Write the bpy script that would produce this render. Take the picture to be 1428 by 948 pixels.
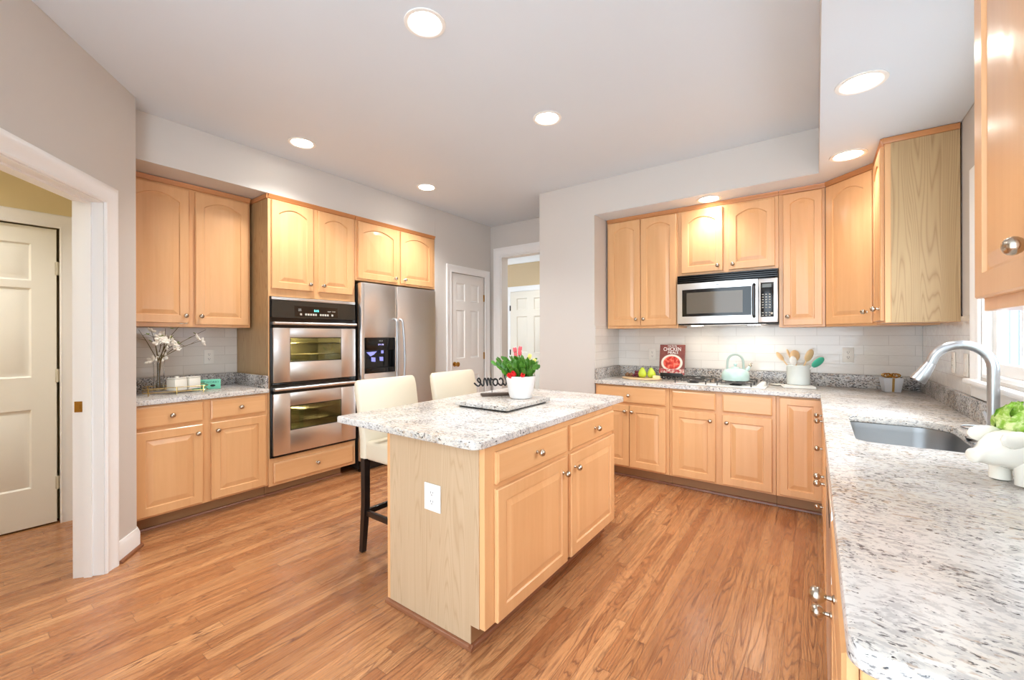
import bpy, bmesh, math, random
from math import sin, cos, pi, radians
from mathutils import Vector, Matrix
random.seed(7)
for o in list(bpy.data.objects): bpy.data.objects.remove(o)
SC = bpy.context.scene
COL = SC.collection

# ------------------------------------------------------------------ camera
F_PX = 585.0
cd = bpy.data.cameras.new('camera'); cam = bpy.data.objects.new('camera', cd); COL.objects.link(cam)
cd.sensor_fit = 'HORIZONTAL'; cd.sensor_width = 36.0; cd.lens = F_PX/1428*36
cd.shift_y = -5.0/1428; cd.clip_start = 0.02; cd.clip_end = 200
yaw, roll = radians(36.0), radians(-0.15)
r0 = Vector((cos(yaw), sin(yaw), 0)); f0 = Vector((-sin(yaw), cos(yaw), 0)); u0 = Vector((0, 0, 1))
rr = r0*cos(roll)+u0*sin(roll); uu = u0*cos(roll)-r0*sin(roll)
cam.matrix_world = Matrix(((rr.x, uu.x, -f0.x, 0), (rr.y, uu.y, -f0.y, 0), (rr.z, uu.z, -f0.z, 1.335), (0, 0, 0, 1)))
SC.camera = cam

# ------------------------------------------------------------------ light and exposure
CAN_WATT = 35.0
WORLD_STR = 2.8
SC.view_settings.view_transform = 'Standard'
SC.view_settings.look = 'None'
SC.view_settings.gamma = 1.0
SC.view_settings.use_curve_mapping = False
SC.view_settings.exposure = 1.08
w = bpy.data.worlds.new('sky'); SC.world = w; w.use_nodes = True
bg = w.node_tree.nodes['Background']
bg.inputs[0].default_value = (0.76, 0.89, 1.0, 1); bg.inputs[1].default_value = WORLD_STR

wd = bpy.data.lights.new('window_daylight', 'AREA'); wd.energy = 95; wd.color = (.86, .93, 1.0); wd.shape = 'RECTANGLE'; wd.size = 1.6; wd.size_y = 1.6
wo = bpy.data.objects.new('window_daylight', wd); COL.objects.link(wo); wo.location = (2.15, 1.9, 2.9)
wo.rotation_euler = (Vector((-1.1, 2.35, .75))-Vector(wo.location)).to_track_quat('-Z', 'Y').to_euler()

# ------------------------------------------------------------------ material helpers
def s2l(c):
    return tuple(((v/255)/12.92 if v/255 <= .04045 else ((v/255+.055)/1.055)**2.4) for v in c)+(1.0,)
class NT:
    def __init__(s, name):
        s.m = bpy.data.materials.new(name); s.m.use_nodes = True
        s.t = s.m.node_tree; s.b = s.t.nodes['Principled BSDF']
    def n(s, typ, **kw):
        nd = s.t.nodes.new(typ)
        for k, v in kw.items(): setattr(nd, k, v)
        return nd
    def put(s, sock, v):
        if hasattr(v, 'is_output') or isinstance(v, bpy.types.NodeSocket): s.t.links.new(v, sock)
        else: sock.default_value = v
    def math(s, op, a, b=None, c=None):
        nd = s.n('ShaderNodeMath', operation=op); s.put(nd.inputs[0], a)
        if b is not None: s.put(nd.inputs[1], b)
        if c is not None: s.put(nd.inputs[2], c)
        return nd.outputs[0]
    def vmath(s, op, a, b=None):
        nd = s.n('ShaderNodeVectorMath', operation=op); s.put(nd.inputs[0], a)
        if b is not None: s.put(nd.inputs[1], b)
        return nd.outputs[0]
    def sep(s, v):
        nd = s.n('ShaderNodeSeparateXYZ'); s.put(nd.inputs[0], v); return nd.outputs
    def comb(s, x, y, z):
        nd = s.n('ShaderNodeCombineXYZ')
        for i, v in enumerate((x, y, z)): s.put(nd.inputs[i], v)
        return nd.outputs[0]
    def noise(s, v, scale, detail=2.0, rough=.5, dist=0.0, col=False):
        nd = s.n('ShaderNodeTexNoise'); s.put(nd.inputs['Vector'], v)
        nd.inputs['Scale'].default_value = scale; nd.inputs['Detail'].default_value = detail
        nd.inputs['Roughness'].default_value = rough; nd.inputs['Distortion'].default_value = dist
        return nd.outputs[1 if col else 0]
    def white(s, v, dim='3D', col=False):
        nd = s.n('ShaderNodeTexWhiteNoise', noise_dimensions=dim)
        s.put(nd.inputs['W' if dim == '1D' else 'Vector'], v); return nd.outputs[1 if col else 0]
    def ramp(s, f, stops, interp='LINEAR'):
        nd = s.n('ShaderNodeValToRGB'); s.put(nd.inputs[0], f); r = nd.color_ramp; r.interpolation = interp
        while len(r.elements) < len(stops): r.elements.new(.5)
        for e, (p, c) in zip(r.elements, stops):
            e.position = p; e.color = c if isinstance(c, tuple) and len(c) == 4 else ((c, c, c, 1) if not isinstance(c, tuple) else c+(1,))
        return nd.outputs[0]
    def mix(s, f, a, b, mode='MIX'):
        nd = s.n('ShaderNodeMix', data_type='RGBA', blend_type=mode)
        s.put(nd.inputs[0], f); s.put(nd.inputs[6], a); s.put(nd.inputs[7], b); return nd.outputs[2]
    def pos(s): return s.n('ShaderNodeNewGeometry').outputs['Position']
    def obj(s): return s.n('ShaderNodeTexCoord').outputs['Object']
    def rnd(s): return s.n('ShaderNodeObjectInfo').outputs['Random']
    def bump(s, h, strength, dist=.01):
        nd = s.n('ShaderNodeBump'); s.put(nd.inputs['Height'], h)
        nd.inputs['Strength'].default_value = strength; nd.inputs['Distance'].default_value = dist
        s.t.links.new(nd.outputs[0], s.b.inputs['Normal'])
    def set(s, **kw):
        for k, v in kw.items(): s.put(s.b.inputs[{'color': 'Base Color', 'rough': 'Roughness', 'metal': 'Metallic', 'spec': 'Specular IOR Level', 'coat': 'Coat Weight', 'trans': 'Transmission Weight', 'ior': 'IOR', 'emit': 'Emission Color', 'estr': 'Emission Strength', 'sheen': 'Sheen Weight', 'crough': 'Coat Roughness', 'sss': 'Subsurface Weight', 'alpha': 'Alpha'}[k]], v)
        return s.m
def plain(name, rgb, rough=.5, metal=0.0, **kw):
    k = NT(name); k.set(color=s2l(rgb), rough=rough, metal=metal, **kw); return k.m

def paint(name, rgb, rough=.6):
    k = NT(name); p = k.pos()
    h = k.noise(p, 260, 3)
    c = k.mix(k.noise(p, 1.3, 2), s2l(rgb), s2l(tuple(max(0, v-5) for v in rgb)))
    k.set(color=c, rough=rough); k.bump(h, .04, .002); return k.m

def wood(name, light, dark, axis='z', strip=.085, contrast=.5, rough=.33, coat=.25, cath=0.0):
    k = NT(name); o = k.obj(); r = k.rnd()
    off = k.comb(k.math('MULTIPLY', r, 13.7), k.math('MULTIPLY', r, 7.3), k.math('MULTIPLY', r, 29.1))
    v = k.vmath('ADD', o, off); x, y, z = k.sep(v)[:3]
    st = .07
    if axis == 'z': g = k.comb(x, y, k.math('MULTIPLY', z, st)); a = k.math('ADD', x, y)
    elif axis == 'x': g = k.comb(k.math('MULTIPLY', x, st), y, z); a = k.math('ADD', z, y)
    else: g = k.comb(x, k.math('MULTIPLY', y, st), z); a = k.math('ADD', z, x)
    sid = k.math('FLOOR', k.math('DIVIDE', a, strip))
    tone = k.white(k.comb(sid, k.math('FLOOR', k.math('MULTIPLY', r, 97)), 0.0))
    f1 = k.noise(g, 45, 4, .6); f2 = k.noise(g, 9, 3, .55, .6)
    f = k.math('ADD', k.math('MULTIPLY', f1, .55), k.math('MULTIPLY', f2, .45))
    f = k.math('ADD', k.math('MULTIPLY', k.math('SUBTRACT', f, .5), 1.6*contrast), k.math('MULTIPLY', tone, .55*contrast))
    if cath > 0:
        q = k.noise(k.vmath('MULTIPLY', g, (1.0, 1.0, .75)), 7.5, 1.5, .45)
        rings = k.math('ABSOLUTE', k.math('SINE', k.math('MULTIPLY', q, 150.0)))
        lines = k.math('POWER', k.math('SUBTRACT', 1.0, rings), 2.0)
        f = k.math('ADD', f, k.math('MULTIPLY', lines, cath))
    f = k.math('ADD', f, .18)
    c = k.mix(k.n('ShaderNodeClamp').outputs[0], s2l(light), s2l(dark))
    cl = c.node.inputs[0].links[0].from_node; k.put(cl.inputs[0], f)
    k.set(color=c, rough=rough, coat=coat, crough=.18); k.bump(f1, .05, .002); return k.m

MAPLE = wood('maple', (232, 182, 130), (208, 148, 94))
CROWN_SHADED = wood('shaded_crown_maple', (206, 142, 88), (182, 116, 66), axis='x')  # darker copy of the maple; the crown's shadow line is in its colour
MAPLE_X = wood('maple_rail', (232, 182, 130), (208, 148, 94), axis='x')
OAK_PANEL = wood('pale_oak_panel', (204, 178, 146), (178, 148, 114), cath=.45, strip=.4, contrast=.45, rough=.45, coat=.1)
OAK_UPPER = wood('tan_oak_panel', (196, 166, 122), (160, 126, 84), cath=.6, strip=.4, contrast=.45, rough=.45, coat=.1)
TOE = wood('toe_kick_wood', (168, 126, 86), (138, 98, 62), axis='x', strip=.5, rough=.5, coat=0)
SHOE = wood('shoe_wood', (140, 88, 58), (110, 62, 38), axis='x', strip=.9, rough=.4)

def floor_mat():
    k = NT('oak_strip_floor'); p = k.pos(); x, y, z = k.sep(p)[:3]
    W = .060
    u = k.math('DIVIDE', x, W); pid = k.math('FLOOR', u); fu = k.math('FRACT', u)
    r1 = k.white(pid, '1D')
    v = k.math('ADD', k.math('DIVIDE', y, .95), k.math('MULTIPLY', r1, 17.0)); bid = k.math('FLOOR', v); fv = k.math('FRACT', v)
    idv = k.comb(pid, bid, 0.0); rb = k.white(idv); rc = k.white(k.vmath('ADD', idv, (31.3, 11.7, 5.0)))
    gx = k.math('ADD', x, k.math('MULTIPLY', rb, 9.0)); gy = k.math('ADD', k.math('MULTIPLY', y, .085), k.math('MULTIPLY', rc, 13.0))
    g = k.comb(gx, gy, k.math('MULTIPLY', rb, 3.0))
    q = k.noise(g, 8.0, 2.5, .5, .35)
    ring = k.math('ABSOLUTE', k.math('SINE', k.math('MULTIPLY', q, 85.0)))
    line = k.math('POWER', k.math('SUBTRACT', 1.0, ring), 2.4)
    pore = k.noise(k.comb(gx, k.math('MULTIPLY', gy, .55), 0.0), 170, 3, .6)
    porem = k.ramp(pore, [(.50, 0.0), (.68, 1.0)])
    base = k.ramp(rb, [(0.0, s2l((158, 102, 63))), (.3, s2l((183, 129, 85))), (.65, s2l((200, 147, 100))), (1.0, s2l((170, 113, 71)))])
    base = k.mix(k.math('MULTIPLY', k.noise(g, 4, 2), .25), base, s2l((168, 98, 52)))
    str_ = k.math('MULTIPLY', k.math('MULTIPLY', line, k.math('ADD', .55, k.math('MULTIPLY', rc, .45))), k.ramp(k.noise(g, 2.2, 1), [(.3, .35), (.6, 1.0)]))
    c = k.mix(str_, base, s2l((92, 48, 26)))
    c = k.mix(k.math('MULTIPLY', porem, .5), c, s2l((122, 68, 36)))
    sk = k.ramp(k.noise(k.comb(gx, k.math('MULTIPLY', gy, .35), 1.0), 55, 3, .6), [(.52, 0.0), (.66, .55)])
    c = k.mix(sk, c, s2l((112, 60, 32)))
    e1 = k.math('MINIMUM', fu, k.math('SUBTRACT', 1.0, fu)); g1 = k.math('LESS_THAN', e1, .018)
    e2 = k.math('MINIMUM', fv, k.math('SUBTRACT', 1.0, fv)); g2 = k.math('LESS_THAN', e2, .0016)
    gap = k.math('MAXIMUM', g1, g2)
    c = k.mix(k.math('MULTIPLY', gap, .55), c, s2l((74, 38, 20)))
    k.set(color=c, rough=k.math('ADD', .26, k.math('MULTIPLY', line, .12)), coat=.15, crough=.2)
    k.bump(k.math('SUBTRACT', k.math('MULTIPLY', pore, .25), gap), .12, .002); return k.m
FLOOR = floor_mat()

def granite(name, shift=0.0):
    k = NT(name); p = k.pos()
    d = k.vmath('ADD', p, k.vmath('MULTIPLY', k.noise(p, 7, 2, col=True), (.07, .07, .07)))
    st = k.vmath('MULTIPLY', d, (.58, 1.0, 1.0))
    big = k.noise(p, 3.0, 3); med = k.noise(p, 9.0, 3)
    def ns(o, sc, det=4, r=.6): return k.noise(k.vmath('ADD', st, o), sc, det, r)
    col = k.mix(k.ramp(big, [(.35, 0.0), (.65, 1.0)]), s2l((215, 213, 210)), s2l((205, 197, 185)))
    g = k.math('ADD', ns((0, 0, 0), 85), k.math('MULTIPLY', k.math('SUBTRACT', med, .5), .25))
    col = k.mix(k.ramp(g, [(.48-shift, 0.0), (.58-shift, .6)]), col, s2l((166, 163, 163)))
    b = k.math('ADD', ns((1.7, .3, 8.8), 60), k.math('MULTIPLY', k.math('SUBTRACT', big, .5), .3))
    col = k.mix(k.ramp(b, [(.58-shift*.6, 0.0), (.66-shift*.6, .6)]), col, s2l((160, 132, 104)))
    a = k.math('ADD', ns((5.7, 2.3, 3.8), 120), k.math('MULTIPLY', k.math('SUBTRACT', med, .5), .35))
    col = k.mix(k.ramp(a, [(.585-shift, 0.0), (.66-shift, .85)]), col, s2l((84, 80, 82)))
    c = k.math('ADD', ns((3.1, 7.7, 1.9), 95, 3), k.math('MULTIPLY', k.math('SUBTRACT', big, .5), .2))
    col = k.mix(k.ramp(c, [(.64-shift*.8, 0.0), (.68-shift*.8, 1.0)]), col, s2l((34, 32, 36)))
    k.set(color=col, rough=.25); return k.m
GRANITE = granite('granite')
GRANITE_E = granite('granite_ledge', .07)

def tile_mat(name, ax):
    k = NT(name); p = k.pos(); x, y, z = k.sep(p)[:3]
    a = x if ax == 'x' else y
    br = k.n('ShaderNodeTexBrick'); k.put(br.inputs['Vector'], k.comb(a, z, 0.0))
    br.offset = .5; br.inputs['Scale'].default_value = 1.0; br.inputs['Brick Width'].default_value = .305; br.inputs['Row Height'].default_value = .0785
    br.inputs['Mortar Size'].default_value = .0016; br.inputs['Mortar Smooth'].default_value = .1; br.inputs['Bias'].default_value = 0
    br.inputs['Color1'].default_value = s2l((226, 220, 212)); br.inputs['Color2'].default_value = s2l((218, 211, 202)); br.inputs['Mortar'].default_value = s2l((198, 190, 180))
    wv = k.noise(k.comb(k.math('MULTIPLY', a, 1.0), k.math('MULTIPLY', z, 2.0), 0.0), 14, 2)
    h = k.math('SUBTRACT', k.math('MULTIPLY', wv, 1.2), k.math('MULTIPLY', br.outputs['Fac'], .6))
    k.set(color=br.outputs['Color'], rough=.12, coat=.3); k.bump(h, .28, .006); return k.m
TILE_X = tile_mat('subway_tile_x', 'x'); TILE_Y = tile_mat('subway_tile_y', 'y')

def steel(name, rgb=(230, 227, 224), rough=.31, ax=2):
    k = NT(name); o = k.obj(); sc = [60, 60, 60]; sc[ax] = 1.2
    h = k.noise(k.vmath('MULTIPLY', o, tuple(sc)), 8, 3, .7)
    k.set(color=s2l(rgb), metal=1.0, rough=k.math('ADD', rough-.04, k.math('MULTIPLY', h, .1))); k.bump(h, .03, .001); return k.m
STEEL = steel('brushed_steel', ax=0)
STEEL_V = steel('brushed_steel_vertical', ax=2)
NICKEL = plain('brushed_nickel', (188, 176, 160), .22, 1.0)
CHROME = plain('satin_chrome', (186, 189, 192), .33, 1.0)
BRASS = plain('brass', (196, 154, 84), .22, 1.0)
GOLD = plain('gold_wire', (206, 176, 112), .25, 1.0)
BLACK = plain('gloss_black', (16, 15, 15), .16)
BLACKM = plain('matte_black', (24, 23, 23), .45)
DARKWOOD = plain('espresso_wood', (30, 24, 22), .3)
GLASSDK = plain('oven_glass', (52, 46, 34), .06)
WHITE = plain('white_plastic', (240, 238, 232), .35)
CERAMIC = plain('white_ceramic', (240, 236, 224), .18, coat=.4)
POTW = plain('white_pot', (232, 230, 228), .4)
LEATHER = NT('cream_leather'); LEATHER.set(color=s2l((222, 211, 188)), rough=.45); LEATHER.bump(LEATHER.noise(LEATHER.obj(), 180, 3), .08, .002); LEATHER = LEATHER.m
WALL = paint('beige_wall_paint', (213, 207, 200))
WALLY = paint('yellow_wall_paint', (234, 216, 170))
CEIL = paint('ceiling_paint', (222, 229, 235))
TRIM = plain('white_trim_paint', (244, 243, 241), .35)
DOORP = plain('door_paint', (242, 239, 234), .4)
MINT = plain('mint_enamel', (192, 218, 210), .25, coat=.3)
TEAL = plain('teal_silicone', (70, 184, 152), .4)
TURQ = plain('turquoise_paint', (122, 208, 176), .6)
SPOONWOOD = wood('spoon_wood', (242, 208, 160), (224, 184, 132), strip=.5)
BOARDW = wood('board_wood', (234, 200, 156), (214, 172, 122), axis='x', strip=.5)
GLASS = NT('clear_glass'); GLASS.set(color=(1, 1, 1, 1), rough=.02, trans=1.0, ior=1.45); GLASS = GLASS.m
def thin_glass():
    k = NT('window_glass'); t = k.t; out = t.nodes['Material Output']
    tr = k.n('ShaderNodeBsdfTransparent'); gl = k.n('ShaderNodeBsdfGlossy'); gl.inputs['Roughness'].default_value = .02
    mx = k.n('ShaderNodeMixShader'); mx.inputs[0].default_value = .06
    t.links.new(tr.outputs[0], mx.inputs[1]); t.links.new(gl.outputs[0], mx.inputs[2]); t.links.new(mx.outputs[0], out.inputs[0]); return k.m
PANE = thin_glass()
def tint_glass():
    k = NT('oven_window_glass'); t = k.t; out = t.nodes['Material Output']
    tr = k.n('ShaderNodeBsdfTransparent'); tr.inputs[0].default_value = (.42, .42, .36, 1); gl = k.n('ShaderNodeBsdfGlossy'); gl.inputs['Roughness'].default_value = .03
    mx = k.n('ShaderNodeMixShader'); mx.inputs[0].default_value = .07
    t.links.new(tr.outputs[0], mx.inputs[1]); t.links.new(gl.outputs[0], mx.inputs[2]); t.links.new(mx.outputs[0], out.inputs[0]); return k.m
OVGLASS = tint_glass()
def emis(name, rgb, s):
    k = NT(name); k.set(color=(0, 0, 0, 1), emit=rgb+(1,), estr=s); return k.m
BULB = emis('lamp_lens', (1.0, .93, .82), 14.0)

# ------------------------------------------------------------------ mesh helpers
class MB:
    def __init__(s): s.bm = bmesh.new()
    def box(s, x0, x1, y0, y1, z0, z1, bev=0.0, seg=2):
        b = bmesh.new(); bmesh.ops.create_cube(b, size=1.0)
        for v in b.verts: v.co = Vector(((x0+x1)/2+v.co.x*(x1-x0), (y0+y1)/2+v.co.y*(y1-y0), (z0+z1)/2+v.co.z*(z1-z0)))
        if bev > 0: bmesh.ops.bevel(b, geom=list(b.edges), offset=bev, segments=seg, affect='EDGES', profile=.5)
        s.add(b); return s
    def add(s, b, M=None):
        me = bpy.data.meshes.new('tmp'); b.to_mesh(me); b.free()
        if M is not None: me.transform(M)
        s.bm.from_mesh(me); bpy.data.meshes.remove(me)
    def loft(s, loops, cap0=True, cap1=True, closed=True):
        vs = [[s.bm.verts.new(p) for p in L] for L in loops]; n = len(loops[0])
        for a, b in zip(vs[:-1], vs[1:]):
            for i in range(n if closed else n-1):
                j = (i+1) % n; s.bm.faces.new((a[i], a[j], b[j], b[i]))
        if cap0: s.bm.faces.new(vs[0][::-1])
        if cap1: s.bm.faces.new(vs[-1])
        return s
    def lathe(s, prof, M=None, seg=24, cap0=True, cap1=True):
        L = [[Vector((r*cos(2*pi*i/seg), r*sin(2*pi*i/seg), z)) for i in range(seg)] for r, z in prof]
        if M is not None: L = [[M @ p for p in q] for q in L]
        return s.loft(L, cap0, cap1)
    def tube(s, pts, r, seg=10, caps=True):
        pts = [Vector(p) for p in pts]; n = len(pts); rad = r if isinstance(r, (list, tuple)) else [r]*n
        T = [(pts[min(i+1, n-1)]-pts[max(i-1, 0)]).normalized() for i in range(n)]
        a = T[0].orthogonal().normalized(); loops = []
        for i in range(n):
            a = (a - T[i]*a.dot(T[i]));  a = a.normalized() if a.length > 1e-6 else T[i].orthogonal().normalized()
            b = T[i].cross(a)
            loops.append([pts[i]+a*rad[i]*cos(2*pi*j/seg)+b*rad[i]*sin(2*pi*j/seg) for j in range(seg)])
        return s.loft(loops, caps, caps)
    def ring(s, c, R, r, axis='z', seg=32, rs=8, sx=1.0):
        L = []
        for i in range(seg):
            t = 2*pi*i/seg; row = []
            for j in range(rs):
                q = 2*pi*j/rs; d = R+r*cos(q); p = Vector((d*cos(t)*sx, d*sin(t), r*sin(q)))
                if axis == 'x': p = Vector((p.z, p.x, p.y))
                if axis == 'y': p = Vector((p.x, p.z, p.y))
                row.append(p+Vector(c))
            L.append(row)
        L.append(L[0]); return s.loft(L, False, False)
    def ball(s, c, rx, ry=None, rz=None, seg=14, rings=9, M=None):
        ry = rx if ry is None else ry; rz = rx if rz is None else rz
        b = bmesh.new(); bmesh.ops.create_uvsphere(b, u_segments=seg, v_segments=rings, radius=1.0)
        A = Matrix.Translation(c) @ (M if M is not None else Matrix.Identity(4)) @ Matrix.Diagonal((rx, ry, rz, 1))
        s.add(b, A); return s
    def poly(s, pts, d):
        """prism: closed polygon pts extruded by vector d"""
        d = Vector(d); L = [[Vector(p) for p in pts], [Vector(p)+d for p in pts]]
        return s.loft(L)
    def xf(s, M):
        bmesh.ops.transform(s.bm, matrix=M, verts=s.bm.verts); return s
    def mesh(s, name, mats, sharp=35):
        bmesh.ops.remove_doubles(s.bm, verts=s.bm.verts, dist=1e-6)
        bmesh.ops.recalc_face_normals(s.bm, faces=s.bm.faces)
        for f in s.bm.faces: f.smooth = True
        for e in s.bm.edges:
            e.smooth = len(e.link_faces) == 2 and e.calc_face_angle(3.2) < radians(sharp)
        me = bpy.data.meshes.new(name); s.bm.to_mesh(me); s.bm.free()
        for m in (mats if isinstance(mats, (list, tuple)) else [mats]): me.materials.append(m)
        return me
    def build(s, name, mats, parent=None, loc=(0, 0, 0), sharp=35, label=None):
        o = bpy.data.objects.new(name, s.mesh(name, mats, sharp)); COL.objects.link(o); o.location = loc
        if parent is not None: o.parent = parent
        if label: o['label'] = label
        return o
def tag(o, label, cat, group=None):
    o['label'] = label; o['category'] = cat
    if group: o['group'] = group
    return o
def thing(name, label, cat, loc=(0, 0, 0), rz=0.0, group=None):
    o = bpy.data.objects.new(name, None); COL.objects.link(o); o.location = loc; o.rotation_euler = (0, 0, radians(rz)); o.empty_display_size = .05
    return tag(o, label, cat, group)
def struct(o): o['kind'] = 'structure'; return o
def child_copy(o, parent, loc=None):
    c = o.copy(); COL.objects.link(c); c.parent = parent
    if loc is not None: c.location = loc
    return c
def root_copy(r, loc, label, rz=None):
    c = r.copy(); COL.objects.link(c); c.location = loc; c['label'] = label
    if rz is not None: c.rotation_euler = (0, 0, radians(rz))
    for ch in list(r.children):
        d = child_copy(ch, c)
        for g in list(ch.children): child_copy(g, d)
    return c
def text_mesh(parent, name, txt, size, M, mat, depth=.001, align='CENTER', sx=1.0):
    cu = bpy.data.curves.new(name, 'FONT'); cu.body = txt; cu.size = size; cu.extrude = depth; cu.align_x = align; cu.align_y = 'CENTER'; cu.space_character = 1.0
    t = bpy.data.objects.new('tmp', cu); COL.objects.link(t); bpy.context.view_layer.update()
    me = bpy.data.meshes.new_from_object(t.evaluated_get(bpy.context.evaluated_depsgraph_get()))
    bpy.data.objects.remove(t); bpy.data.curves.remove(cu)
    me.transform(M @ Matrix.Diagonal((sx, 1, 1, 1))); me.materials.clear(); me.materials.append(mat); me.name = name
    o = bpy.data.objects.new(name, me); COL.objects.link(o); o.parent = parent; return o
FRONT = Matrix.Rotation(radians(90), 4, 'X')          # text standing in the local xz plane, read from -y

# ------------------------------------------------------------------ room shell
CZ = 2.86; SZ = 2.53; WT = .12
struct(MB().box(-6.2, .80, -1.2, 7.0, -.06, 0).build('floor', FLOOR))
struct(MB().box(-6.2, .80, -1.0, 7.0, CZ, CZ+.1).build('ceiling', CEIL))
# left wall: alcove back, soffit above the cabinets, wall with pantry door
PD0, PD1, PDZ = 3.775, 4.425, 2.14
m = MB()
m.box(-4.41, -4.29, .756, 4.70, 0, CZ)
m.box(-4.289, -3.675, .757, 3.501, SZ, CZ-.001)
m.box(-4.289, -3.675, 3.502, PD0-.012, 0, CZ-.001)
m.box(-3.80, -3.675, PD1+.012, 4.558, 0, CZ-.001)
m.box(-3.80, -3.675, PD0-.012, PD1+.012, PDZ+.012, CZ-.001)
struct(m.build('wall_left', WALL))
# back wall: column, alcove behind the cooktop run, soffit
m = MB()
m.box(-2.40, -1.765, 3.81, 4.70, 0, CZ-.001)
m.box(-1.765, .80, 4.42, 4.55, 0, CZ-.001)
m.box(-1.765, .655, 3.81, 4.42, SZ, CZ-.001)
struct(m.build('wall_back', WALL))
# right wall with window hole, and the dropped soffit along it
WY0, WY1, WZ0, WZ1 = 1.72, 3.055, 1.125, 2.10
m = MB()
m.box(.66, .730, -.9, WY0, 0, CZ-.001); m.box(.66, .730, WY1, 4.42, 0, CZ-.001)
m.box(.66, .730, WY0, WY1, 0, WZ0); m.box(.66, .730, WY0, WY1, WZ1, CZ-.001)
m.box(.015, .659, -.9, 3.809, SZ, CZ-.001)
struct(m.build('wall_right', WALL))
# lining of soffit undersides reads as ceiling paint
m = MB(); m.box(-1.763, .654, 3.812, 4.418, SZ-.003, SZ-.0005); m.box(.017, .654, -.9, 3.812, SZ-.003, SZ-.0005)
struct(m.build('ceiling_soffit', CEIL))
# hall wall with cased opening beyond the pantry
OX0, OX1, OZ = -3.50, -2.55, 2.43
m = MB()
m.box(-3.80, OX0, 4.56, 4.70, 0, CZ-.001); m.box(OX1, -2.401, 4.56, 4.70, 0, CZ-.001); m.box(OX0, OX1, 4.56, 4.70, OZ, CZ-.001)
struct(m.build('wall_hall', WALL))
m = MB(); m.box(-5.4, -1.6, 5.95, 6.07, 0, CZ-.001); m.box(-5.4, -5.28, 4.71, 5.949, 0, CZ-.001); m.box(-1.9, -1.78, 4.71, 5.949, 0, CZ-.001)  # right-hand side wall is unseen, added to contain the hall light
struct(m.build('wall_hall_far', paint('hall_tan_paint', (214, 190, 152))))
# return wall at the left end of the cabinet alcove and the diagonal wall with a doorway
C0 = Vector((-3.50, .753, 0)); ANG = -38.0
DM = Matrix.Translation(C0) @ Matrix.Rotation(radians(ANG), 4, 'Z')      # local x along the wall, +y towards the kitchen
S0, S1, DZ, DT = .304, 1.28, 2.105, .14
m = MB(); m.box(0, S0, -DT, 0, 0, CZ-.001); m.box(S0, S1, -DT, 0, DZ, CZ-.001); m.box(S1, 2.3, -DT, 0, 0, CZ-.001)
m.xf(DM)
m.poly([(-4.41, .64, 0), (-3.60, .64, 0), (-3.502, .752, 0), (-4.41, .752, 0)], (0, 0, CZ-.001))
struct(m.build('wall_diagonal', WALL))
m = MB(); m.box(-4.54, -4.42, -1.2, -.25, 0, CZ-.001); m.box(-4.42, -1.62, -.98, -.86, 0, CZ-.001); m.box(-4.54, -4.42, .535, .64, 0, CZ-.001); m.box(-4.54, -4.42, -.25, .535, 2.13, CZ-.001); m.box(-4.60, -4.545, -1.2, .64, 0, CZ-.001)  # unseen end wall and door backing are added to keep sky light out
struct(m.build('wall_side_hall', WALLY))

# casings and baseboards
def casing(name, M, x0, x1, z1, wd=.095, z0=0.0, bottom=False, left=True, right=True, mat=None):
    """picture-frame casing round an opening x0..x1, top z1 in local frame M (front is +y)"""
    prof = [(0, .001), (0, .010), (.008, .014), (.016, .010), (.034, .012), (.062, .016), (.074, .022), (.088, .022), (wd, .017), (wd, .001)]
    m = MB()
    if bottom:
        corners = [(x0, z0, -1, -1), (x0, z1, -1, 1), (x1, z1, 1, 1), (x1, z0, 1, -1), (x0, z0, -1, -1)]
    else:
        corners = []
        if left: corners.append((x0, z0, -1, 0))
        corners.append((x0, z1, -1 if left else 0, 1)); corners.append((x1, z1, 1 if right else 0, 1))
        if right: corners.append((x1, z0, 1, 0))
    L = [[M @ Vector((cx+sx*o, h, cz+sz*o)) for o, h in prof] for cx, cz, sx, sz in corners]
    m.loft(L, not bottom, not bottom)
    return struct(m.build(name, mat or TRIM))
LEFTM = Matrix.Translation((-3.675, 0, 0)) @ Matrix.Rotation(radians(-90), 4, 'Z')   # local x -> -Y, +y -> +X
casing('trim_1', LEFTM, -PD1, -PD0, PDZ, wd=.09)
HALLM = Matrix.Translation((0, 4.56, 0)) @ Matrix.Rotation(radians(180), 4, 'Z')      # local x -> -X, +y -> -Y
casing('trim_2', HALLM, -OX1, -OX0, OZ, wd=.115)
FARM = Matrix.Translation((0, 5.95, 0)) @ Matrix.Rotation(radians(180), 4, 'Z')
casing('trim_3', FARM, 3.50, 4.345, 2.11, wd=.09)
SIDEM = Matrix.Translation((-4.42, 0, 0)) @ Matrix.Rotation(radians(-90), 4, 'Z')
casing('trim_4', SIDEM, -.53, .246, 2.12, wd=.095)
casing('trim_5', DM, S0+.006, S1-.006, DZ-.006, wd=.10)
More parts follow.
